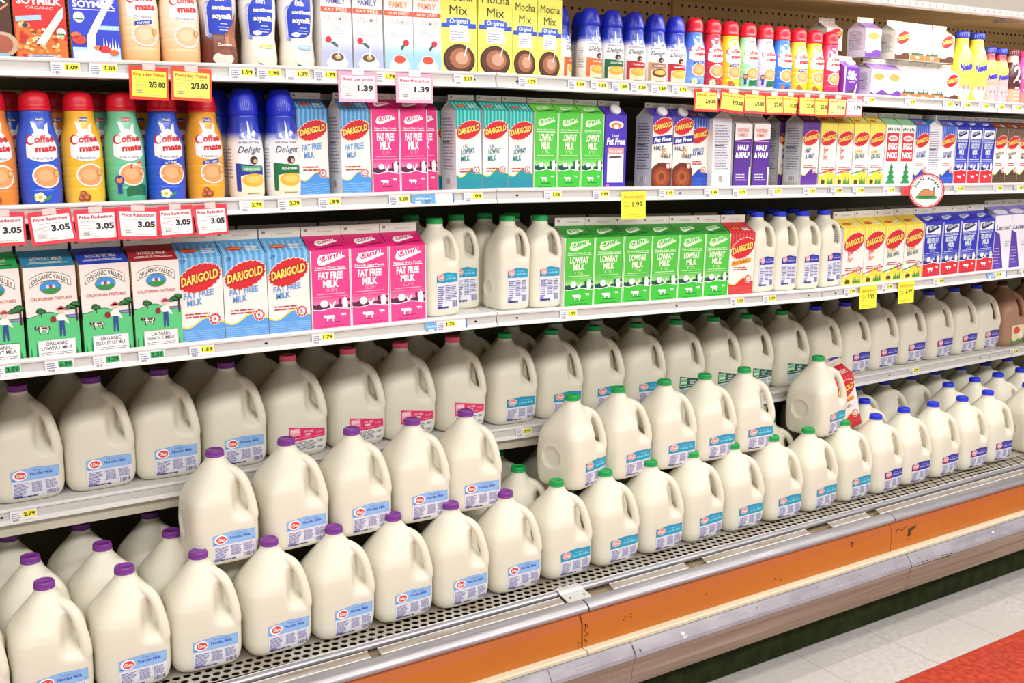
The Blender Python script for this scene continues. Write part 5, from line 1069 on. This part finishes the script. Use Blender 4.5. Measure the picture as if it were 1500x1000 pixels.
for k, x in [('van', .747), ('irish', .829)]:
    if k == 'van': bottle('idv', lambda: id_bottle('E8ECEE', '2A36A0', name='FRENCH VANILLA', banner='4CA06A'), x, .058, 'B', -.02, 'large blue-capped creamer bottle with blue and green label', 'front row of second shelf', 'coffee creamer bottles')
    else: bottle('idi', lambda: id_bottle('1E7A44', '1E6A3C'), x, .058, 'B', -.02, 'large blue-capped creamer bottle with dark green label', 'front row of second shelf', 'coffee creamer bottles')
for x in (.715, .797): bottle('idi', None, x, .142, 'B', 1.2, 'large blue-capped creamer bottle', 'second row of second shelf', 'coffee creamer bottles')
for k, x, d in [('choc', .700, 'brown and blue soymilk bottle'), ('van', .785, 'blue and cream soymilk bottle with yellow flavour oval'), ('orig', .869, 'blue and white soymilk bottle with pale blue oval')]:
    bottle('soy' + k, lambda: soy_bottle(k), x, .055, 'A', -.03, d, 'front row of top shelf', 'soymilk bottles', 'soymilk_bottle')
SR, SZ = .88, .785
for i, (x, y, c, d, cup, nm__, dn, rz) in enumerate([(1.566, .075, 'E07030', 'D86A2C', 'E8B040', 'CARAMEL', 'turned sideways', .7), (1.642, .050, 'E07A3A', 'E0743A', 'E8B040', 'CARAMEL', 'with orange label', .05), (1.712, .050, '1E7A4E', '1A6A48', 'E8B040', 'IRISH CREME', 'with green label', -.28), (1.783, .050, 'C83040', 'C02A3C', 'E8B84A', 'VANILLA', 'with red label', -.28), (1.853, .050, 'A8705A', 'C8A080', '7A3A24', 'HAZELNUT', 'with tan label', -.25), (1.922, .050, 'C82A40', 'C0243A', 'E8B84A', 'AMARETTO', 'with crimson label', -.28)]):
    bottle('ids%d' % i, lambda: id_bottle(c, d, cup, SR, SZ, nm__), x, y, 'A', rz, 'blue-domed creamer bottle ' + dn, 'middle of top shelf', 'coffee creamer bottles')
for x in (1.675, 1.748, 1.82): bottle('ids1', None, x, .125, 'A', 1.0, 'blue-domed creamer bottle', 'second row of top shelf', 'coffee creamer bottles')
SM = [('sblue', '4A76DC', 'van', dict(ribbon=True, fade='7AA0EC')), ('sred', 'C82434', 'van', {}), ('syel', 'F4BE2E', 'nut', dict(ribbon=True)), ('sgrn', '8CCCA8', 'irish', dict(new=True)), ('spnk', 'D8BCE0', 'irish', dict(new=True, low='C8A8DC')), ('sblu2', '2C70C8', 'berry', {}), ('syel2', 'F4BE2E', 'nut', dict(ribbon=True)), ('syel3', 'F4BE2E', 'nut', {}), ('smag', 'E02A5A', 'orig', {})]
SDN = ['small blue creamer bottle with ribbon', 'small dark red creamer bottle', 'small yellow creamer bottle with ribbon', 'small green creamer bottle', 'small lilac creamer bottle', 'small blue creamer bottle with fruit', 'small yellow creamer bottle with ribbon', 'small yellow creamer bottle without ribbon', 'small magenta creamer bottle']
for (k, c, f, kw), x, dn in zip(SM, [1.988, 2.053, 2.119, 2.186, 2.253, 2.319, 2.386, 2.452, 2.519], SDN):
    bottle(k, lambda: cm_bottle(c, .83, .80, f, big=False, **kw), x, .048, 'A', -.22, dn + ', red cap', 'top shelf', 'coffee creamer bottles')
for x in (2.35, 2.42): carton('qff' if 0 else 'ptan', x, .15, zof('A', x), 0, CK['ptan'], 'behind creamer bottles, top shelf', 'small cartons on the top shelf')
bottle('nqy', lambda: nq_bottle('yellow'), 3.150, .055, 'A', -.35, 'large yellow flavoured milk bottle, blue cap', 'top shelf', 'flavoured milk bottles', 'flavoured_milk_bottle'); bottle('nqy', None, 3.231, .055, 'A', -.35, 'large yellow flavoured milk bottle, blue cap', 'top shelf', 'flavoured milk bottles', 'flavoured_milk_bottle')
for x in (3.300, 3.362): bottle('nqs', lambda: nq_bottle('straw', .78, .80), x, .05, 'A', -.42, 'small pink and yellow flavoured milk bottle', 'top shelf', 'flavoured milk bottles', 'flavoured_milk_bottle')
bottle('nqc', lambda: nq_bottle('choc', .86, .80), 3.428, .05, 'A', -.42, 'dark chocolate milk bottle', 'top shelf', 'flavoured milk bottles', 'flavoured_milk_bottle')
for x in (3.497, 3.566): bottle('nqp', lambda: nq_bottle('pink', .86, .80), x, .05, 'A', -.4, 'bright pink flavoured milk bottle', 'top shelf', 'flavoured milk bottles', 'flavoured_milk_bottle')

# ================================================================ PRICE TAGS AND SIGNS
def sheet(g, W, H, curl=lambda u, v: 0, col='FFFFFF', nu=10, nv=8, t=.0007):
    """paper card hanging from its top edge; origin at top centre"""
    sf = lambda u, v, L: (u, -curl(u, v) - .0001 - .00018 * L, v)
    V = []; n = (nu + 1) * (nv + 1)
    for s in (0, 1):
        for i in range(nu + 1):
            for j in range(nv + 1):
                u = -W / 2 + W * i / nu; v = -H + H * j / nv; V.append((u, -curl(u, v) + (t if s else 0), v))
    ix = lambda s, i, j: s * n + i * (nv + 1) + j
    F = []
    for i in range(nu):
        for j in range(nv):
            F.append((ix(0, i, j), ix(0, i + 1, j), ix(0, i + 1, j + 1), ix(0, i, j + 1))); F.append((ix(1, i, j), ix(1, i, j + 1), ix(1, i + 1, j + 1), ix(1, i + 1, j)))
    for i in range(nu): F.append((ix(0, i, nv), ix(0, i + 1, nv), ix(1, i + 1, nv), ix(1, i, nv))); F.append((ix(0, i, 0), ix(1, i, 0), ix(1, i + 1, 0), ix(0, i + 1, 0)))
    for j in range(nv): F.append((ix(0, 0, j), ix(0, 0, j + 1), ix(1, 0, j + 1), ix(1, 0, j))); F.append((ix(0, nu, j), ix(1, nu, j), ix(1, nu, j + 1), ix(0, nu, j + 1)))
    g.add(V, F, col); return sf
def sale_sign(W, H, border, inner, head, price, headc='C84A30', curl=None, tape='F6C8C4', bold=.045):
    g = G(); sf = sheet(g, W, H, curl or (lambda u, v: 0), border)
    m = W * .07
    rect(g, sf, -W / 2 + m, W / 2 - m * .8, -H + m * 1.1, -H * .14, inner, 1, 10, 8)
    text(g, sf, head, 0, -H * .29, H * .095, W * .78, headc, 2, .03)
    text(g, sf, price, W * .20, -H * .62, H * .17, W * .42, '2A2620', 2, bold)
    lines(g, sf, -W * .38, W * .30, -H * .39, -H * .34, 1, 'A8A090', 2, .3, .2, 3); lines(g, sf, -W * .38, -W * .08, -H * .60, -H * .46, 3, 'A8A090', 2, .3, .3, 4)
    rect(g, sf, -W * .36, -W * .12, -H * .82, -H * .66, mixc(inner, '9A9484', .35), 2, 2, 2); lines(g, sf, -W * .32, -W * .16, -H * .80, -H * .68, 2, '8A8474', 3, .4, .2, 5); lines(g, sf, -W * .1, W * .38, -H * .86, -H * .80, 1, 'B0A890', 2, .3, .2, 6)
    tp = G(); rect(tp, lambda u, v, L: (u, sf(u, min(v, 0), 0)[1] - .0008 * L, v), -W * .16, W * .16, -H * .12, .004, tape, 1, 4, 2)
    rect(tp, lambda u, v, L: (u, sf(u, min(v, 0), 0)[1] - .0004, v), -W * .16, W * .16, -H * .12, .004, tape, 1, 4, 2)
    return g.mesh('sign_card', PAPER), tp.mesh('tape_strip', PAPER)
SG = {}
def sign(key, mk, row, x, yo, z0, label, group, rz=0, ry=0, nm_='sale_sign'):
    if key not in SG: SG[key] = mk()
    a, b = SG[key]; z = zof(row, x) + TOPZ + z0
    t = thing(nm_, 'price sign', label, group, (x, LIPY[row] - .019 + yo, z), (0, ry, rz)); obj('sign_card', a, t)
    if b: obj('tape_strip', b, t)
    return t
sg = 'red-bordered sale signs taped to the shelf rails'
sign('y1', lambda: sale_sign(.074, .063, 'E8402C', 'F4F04E', 'Everyday Value', '2/3.00', 'B8501E'), 'A', .538, 0, -.0115, 'left of the two yellow 2/3.00 signs taped under the top shelf', sg, 0, .03)
sign('y2', lambda: sale_sign(.080, .064, 'EC5034', 'F8F26A', 'Everyday Value', '2/3.00', 'C06A3A'), 'A', .620, 0, -.0115, 'right of the two yellow 2/3.00 signs taped under the top shelf', sg, 0, .04)
for i, (x, w_) in enumerate([(.976, .090), (1.113, .092)]):
    sign('p%d' % i, lambda: sale_sign(w_, .064, 'F6A8C4', 'F4F2F2', 'Beat the price', '1.39', 'E04A74', tape='FADCE4'), 'A', x, 0, -.009, ('left' if i == 0 else 'right') + ' of the two pink-bordered 1.39 signs under the top shelf', sg)
pc = [lambda u, v: 0, lambda u, v: .012 * sstep(.2, 1, (u / .076 + .5) * (-v / .062)) , lambda u, v: .004 * (v / .062) ** 2, lambda u, v: .014 * sstep(.1, 1, (.5 - u / .08) * (-v / .062)), lambda u, v: .003 * (v / .062) ** 2, lambda u, v: .012 * sstep(.25, 1, (.5 - u / .07) * (-v / .062))]
names = ['partly cut off at the left edge', 'with its lower right corner curled', 'hanging flat', 'with its lower left corner curled', 'half hidden by the next one', 'rightmost, beside the uncovered rail']
for i, (x, w_) in enumerate([(.258, .076), (.338, .077), (.421, .078), (.500, .080), (.572, .070), (.642, .068)]):
    sign('r%d' % i, lambda: sale_sign(w_, .062, 'E8384A', 'F2EDEE', 'Price Reduction', '3.05', 'B02838', curl=pc[i]), 'B', x, -.0022 * (i % 2), -.012, 'white 3.05 price reduction sign with red border, ' + names[i], sg, 0, [.0, -.09, -.02, .05, -.03, -.03][i])
yc = [lambda u, v: .010 * sstep(.25, 1, (u / .087 + .5) * (-v / .056 * .6 + .4)), lambda u, v: .004 * math.sin(u * 60), lambda u, v: .006 * (v / .056) ** 2, lambda u, v: .004 * (v / .056) ** 2, lambda u, v: .006 * (u / .04) * (v / .05), lambda u, v: .003 * (v / .05) ** 2, lambda u, v: 0, lambda u, v: .002 * (v / .05), lambda u, v: .003 * (v / .05) ** 2]
yl = ['leftmost, right side bent forward', 'with greenish shaded face', 'under the yellow ribboned creamer', 'under the green creamer', 'under the lilac creamer', 'under the small blue fruit creamer', 'narrow, under the yellow creamers', 'narrow, under the magenta creamer', 'pale, rightmost of the yellow ones']
for i, (x, w_) in enumerate([(1.978, .080), (2.076, .088), (2.159, .084), (2.230, .072), (2.297, .072), (2.362, .068), (2.424, .064), (2.490, .080)]):
    sign('w%d' % i, lambda: sale_sign(w_, .058, 'E03038', 'F6F060' if i < 7 else 'F6F49C', 'Everyday Value', '2/3.00', 'B86A2A', curl=yc[i]), 'A', x, -.0022 * (i % 2), -.013, 'yellow 2/3.00 sign in the top shelf row, ' + (yl[i] if i < 7 else yl[8]), sg, 0, [.02, .10, .03, -.02, .05, .02, .02, .02][i])
sign('w9', lambda: sale_sign(.074, .060, 'EC6A70', 'F0EEF0', 'Everyday Value', '3.79', 'D87080'), 'A', 2.563, 0, -.010, 'whitish red-bordered sign at the right end of the top shelf signs', sg)
def plain_tag(W, H, price):
    g = G(); sf = sheet(g, W, H, lambda u, v: .002 * (v / H) ** 2, 'F6EE3E'); text(g, sf, 'Discount Special', 0, -H * .22, H * .075, W * .8, 'C8502A', 1, .02); rect(g, sf, -W * .42, W * .42, -H * .27, -H * .255, 'D88A4A', 1)
    text(g, sf, price, W * .16, -H * .55, H * .17, W * .42, '3A3424', 1, .02); lines(g, sf, -W * .4, -W * .14, -H * .66, -H * .34, 6, 'B8A840', 1, .35, .3, 4); lines(g, sf, -W * .4, W * .38, -H * .92, -H * .80, 2, 'B8A840', 1, .3, .2, 5); return g.mesh('sign_card', PAPER), None
sign('t199', lambda: plain_tag(.080, .070, '1.99'), 'B', 1.741, 0, -.012, 'yellow 1.99 tag hanging from the second shelf rail above green cartons', 'plain yellow hanging tags', nm_='hanging_price_tag')
sign('t299', lambda: plain_tag(.078, .070, '2.99'), 'C', 2.680, 0, -.006, 'left of the two yellow 2.99 tags hanging from the third shelf rail', 'plain yellow hanging tags', nm_='hanging_price_tag')
sign('t299', None, 'C', 2.862, 0, -.004, 'right of the two yellow 2.99 tags hanging from the third shelf rail', 'plain yellow hanging tags', nm_='hanging_price_tag')
# round holiday sign
def round_sign():
    g = G(); r = .054; n = 40; t = .0012
    V = [(r * math.cos(2 * math.pi * i / n), y, r * math.sin(2 * math.pi * i / n)) for y in (0, t) for i in range(n)]
    g.add(V, [tuple(range(n)), tuple(range(2 * n - 1, n - 1, -1))] + [(i, n + i, n + (i + 1) % n, (i + 1) % n) for i in range(n)], 'C8303C')
    sf = lambda u, v, L: (u, -.0001 - .0002 * L, v)
    ell(g, sf, 0, 0, r * .92, r * .92, 'F0EEEA', 1, 30); ell(g, sf, 0, 0, r * .89, r * .89, 'C8303C', 2, 30); ell(g, sf, 0, 0, r * .85, r * .85, 'F2F0EC', 3, 30)
    for i, ch in enumerate("Don't Forget"):
        if ch == ' ': continue
        a = R(158 - i * 12.5); cu, cv = r * .70 * math.cos(a), r * .70 * math.sin(a); ca, sa = math.cos(a - math.pi / 2), math.sin(a - math.pi / 2)
        text(g, (lambda u, v, L, cu=cu, cv=cv, ca=ca, sa=sa: sf(cu + u * ca - v * sa, cv + u * sa + v * ca, L)), ch, 0, -r * .07, r * .15, min(r * .11, None or r * .11), '2A2A2A', 4, .05)
    ell(g, sf, 0, -r * .36, r * .62, r * .14, '2E9A4A', 4, 20); ell(g, sf, -r * .04, -r * .34, r * .40, r * .07, '1E7A38', 5, 16)
    poly(g, sf, [(-r * .50, -r * .30), (-r * .40, -r * .08), (-r * .18, r * .10), (r * .06, r * .12), (r * .26, r * .0), (r * .44, r * .02), (r * .50, -r * .12), (r * .40, -r * .30)], '5A3418', 6)
    poly(g, sf, [(-r * .46, -r * .29), (-r * .38, -r * .09), (-r * .17, r * .07), (r * .05, r * .09), (r * .26, -r * .03), (r * .42, -r * .01), (r * .46, -r * .12), (r * .38, -r * .28)], 'C48A5A', 7)
    rect(g, sf, r * .36, r * .42, r * .0, r * .22, '5A3418', 6); ell(g, sf, r * .33, r * .26, r * .07, r * .06, 'F4F0EA', 7, 10); ell(g, sf, r * .46, r * .25, r * .07, r * .06, 'E4E0DA', 7, 10)
    return g.mesh('sign_card', PAPER), None
t = sign('round', round_sign, 'B', 2.880, -.036, -.020, 'round white sign with red rim and a roast turkey, second shelf', None, -.68, 0, 'round_sign')
g = G(); g.box(-.075, .075, .0, .0008, -.014, .013, 'D8434C'); g.box(-.006, .006, -.030, .0, -.002, .002, 'D8D4D0')
c = obj('clip_strip', g.mesh('clip_strip', PAPER), t); c.matrix_local = Matrix.Rotation(.68, 4, 'Z') @ Matrix.Translation((0, .0345, 0)); c['label'] = 'red strip behind the round card'

def rail_tag(price, patch='F2EC3C', W=.052, blue=None):
    H = .026; g = G(); WW = W + (.06 if blue else 0); sf = sheet(g, WW, H, lambda u, v: 0, 'ECEAEE', 2, 2, .0008)
    if blue:
        rect(g, sf, -WW / 2, -W / 2 if blue != 'all' else WW * .05, -H, 0, '6CA8DC', 1); rect(g, sf, WW / 2 - .004, WW / 2, -H, 0, '3A7AB8', 1); text(g, sf, "Winner's" if blue == 'all' else 'Choice', (-WW / 2 + (-W / 2 if blue != 'all' else WW * .05)) / 2, -H * .5, H * .22, .024 if blue != 'all' else .04, 'E8F2FA', 2, .02)
        rect(g, sf, -WW * .42, -WW * .30, -H * .85, -H * .62, 'E8F2FA', 2)
    if blue != 'all':
        rect(g, sf, -W * .04, W * .46, -H * .60, -H * .12, patch, 1); text(g, sf, price, W * .21, -H * .50, H * .28, W * .42, '26241C', 2, .03)
    lines(g, sf, -W * .44, -W * .08, -H * .60, -H * .12, 3, '6A6E98', 1, .4, .3, 3); barcode(g, sf, -W * .42, -W * .16, -H * .92, -H * .66, '5A5A68', 1, 6); lines(g, sf, -W * .1, W * .4, -H * .86, -H * .72, 1, 'B8A8B0', 1, .4, .2, 4)
    return g.mesh('shelf_tag', PAPER)
TG = {}; nth = ['first', 'second', 'third', 'fourth', 'fifth', 'sixth', 'seventh', 'eighth', 'ninth', 'tenth', 'eleventh', 'twelfth', '13th', '14th', '15th', '16th', '17th', '18th', '19th', '20th', '21st', '22nd', '23rd']
tags = dict(A=[(.388, '3.09'), (.456, '3.09'), (.724, '1.99'), (.781, '1.99'), (.843, '1.99'), (.905, '1.79'), (1.045, '1.79'), (1.242, '3.19'), (1.417, '1.79'), (1.560, '1.69'), (1.628, '1.69'), (1.695, '1.69'), (1.755, '1.69'), (1.822, '1.69'), (1.892, '1.79'), (2.636, '2.99'), (2.827, '2.79'), (3.012, '1.69'), (3.103, '1.69'), (3.197, '1.69'), (3.286, '1.69'), (3.38, '1.79'), (3.46, '1.79')],
            B=[(.731, '2.79'), (.814, '2.79'), (.905, '.99'), (1.073, '1.09'), (1.158, 'blue'), (1.265, '.99'), (1.492, '1.15'), (1.640, '1.99'), (1.855, '1.49'), (2.015, '1.49'), (2.120, '1.39'), (2.258, '1.79'), (2.400, '1.59'), (2.515, '1.99'), (2.611, '2.19'), (2.753, '2.19'), (3.099, '1.59'), (3.313, '1.59'), (3.43, '1.49')],
            C=[(.242, '3.59g'), (.336, '3.59g'), (.424, '3.59g'), (.510, '3.59g'), (.612, '1.59'), (.879, '1.79'), (1.189, '1.75b'), (1.543, '1.99'), (2.129, '1.29'), (2.256, '1.79'), (2.600, '2.99'), (2.775, '2.99'), (3.031, '1.59'), (3.35, '3.19b'), (3.50, '3.19')],
            D=[(.271, '2.79'), (1.529, '2.99'), (3.19, '2.79'), (3.792, '2.89')])
for row, L in tags.items():
    for i, (x, p) in enumerate(L):
        if p not in TG:
            if p == 'blue': TG[p] = rail_tag('', W=.05, blue='all')
            elif p.endswith('b'): TG[p] = rail_tag(p[:-1], blue=True)
            elif p.endswith('g'): TG[p] = rail_tag(p[:-1], '1EA85A')
            else: TG[p] = rail_tag(p)
        pt = 'light blue promotional strip' if p == 'blue' else ('white and blue price tag' if p.endswith('b') else ('white price tag with green patch' if p.endswith('g') else 'white price tag with yellow patch'))
        sl = -math.atan((zof(row, x + .01) - zof(row, x - .01)) / .02)
        t = thing('shelf_price_tag', 'price tag', None, 'price tags along the shelf rails', (x, LIPY[row] - .0132, zof(row, x) + TOPZ - .0075), (R(-6), sl, 0), TG[p])
        DESC.append((t, pt, '%s shelf rail' % nm[row]))

# ================================================================ labels: say which one, by kind, row and order from the left
ORD = ['first', 'second', 'third', 'fourth', 'fifth', 'sixth', 'seventh', 'eighth', 'ninth', 'tenth', 'eleventh', 'twelfth', '13th', '14th', '15th', '16th', '17th', '18th', '19th', '20th', '21st', '22nd', '23rd', '24th', '25th', '26th', '27th', '28th']
bykey = {}
for o, d, r in DESC: bykey.setdefault((d, r), []).append(o)
for (d, r), L in bykey.items():
    L.sort(key=lambda o: o.location.x)
    for i, o in enumerate(L):
        if len(L) == 1: o['label'] = d + ', ' + r
        else: o['label'] = ('last ' if i == len(L) - 1 and len(L) > 2 else ORD[i] + ' ') + d + ' from left, ' + r
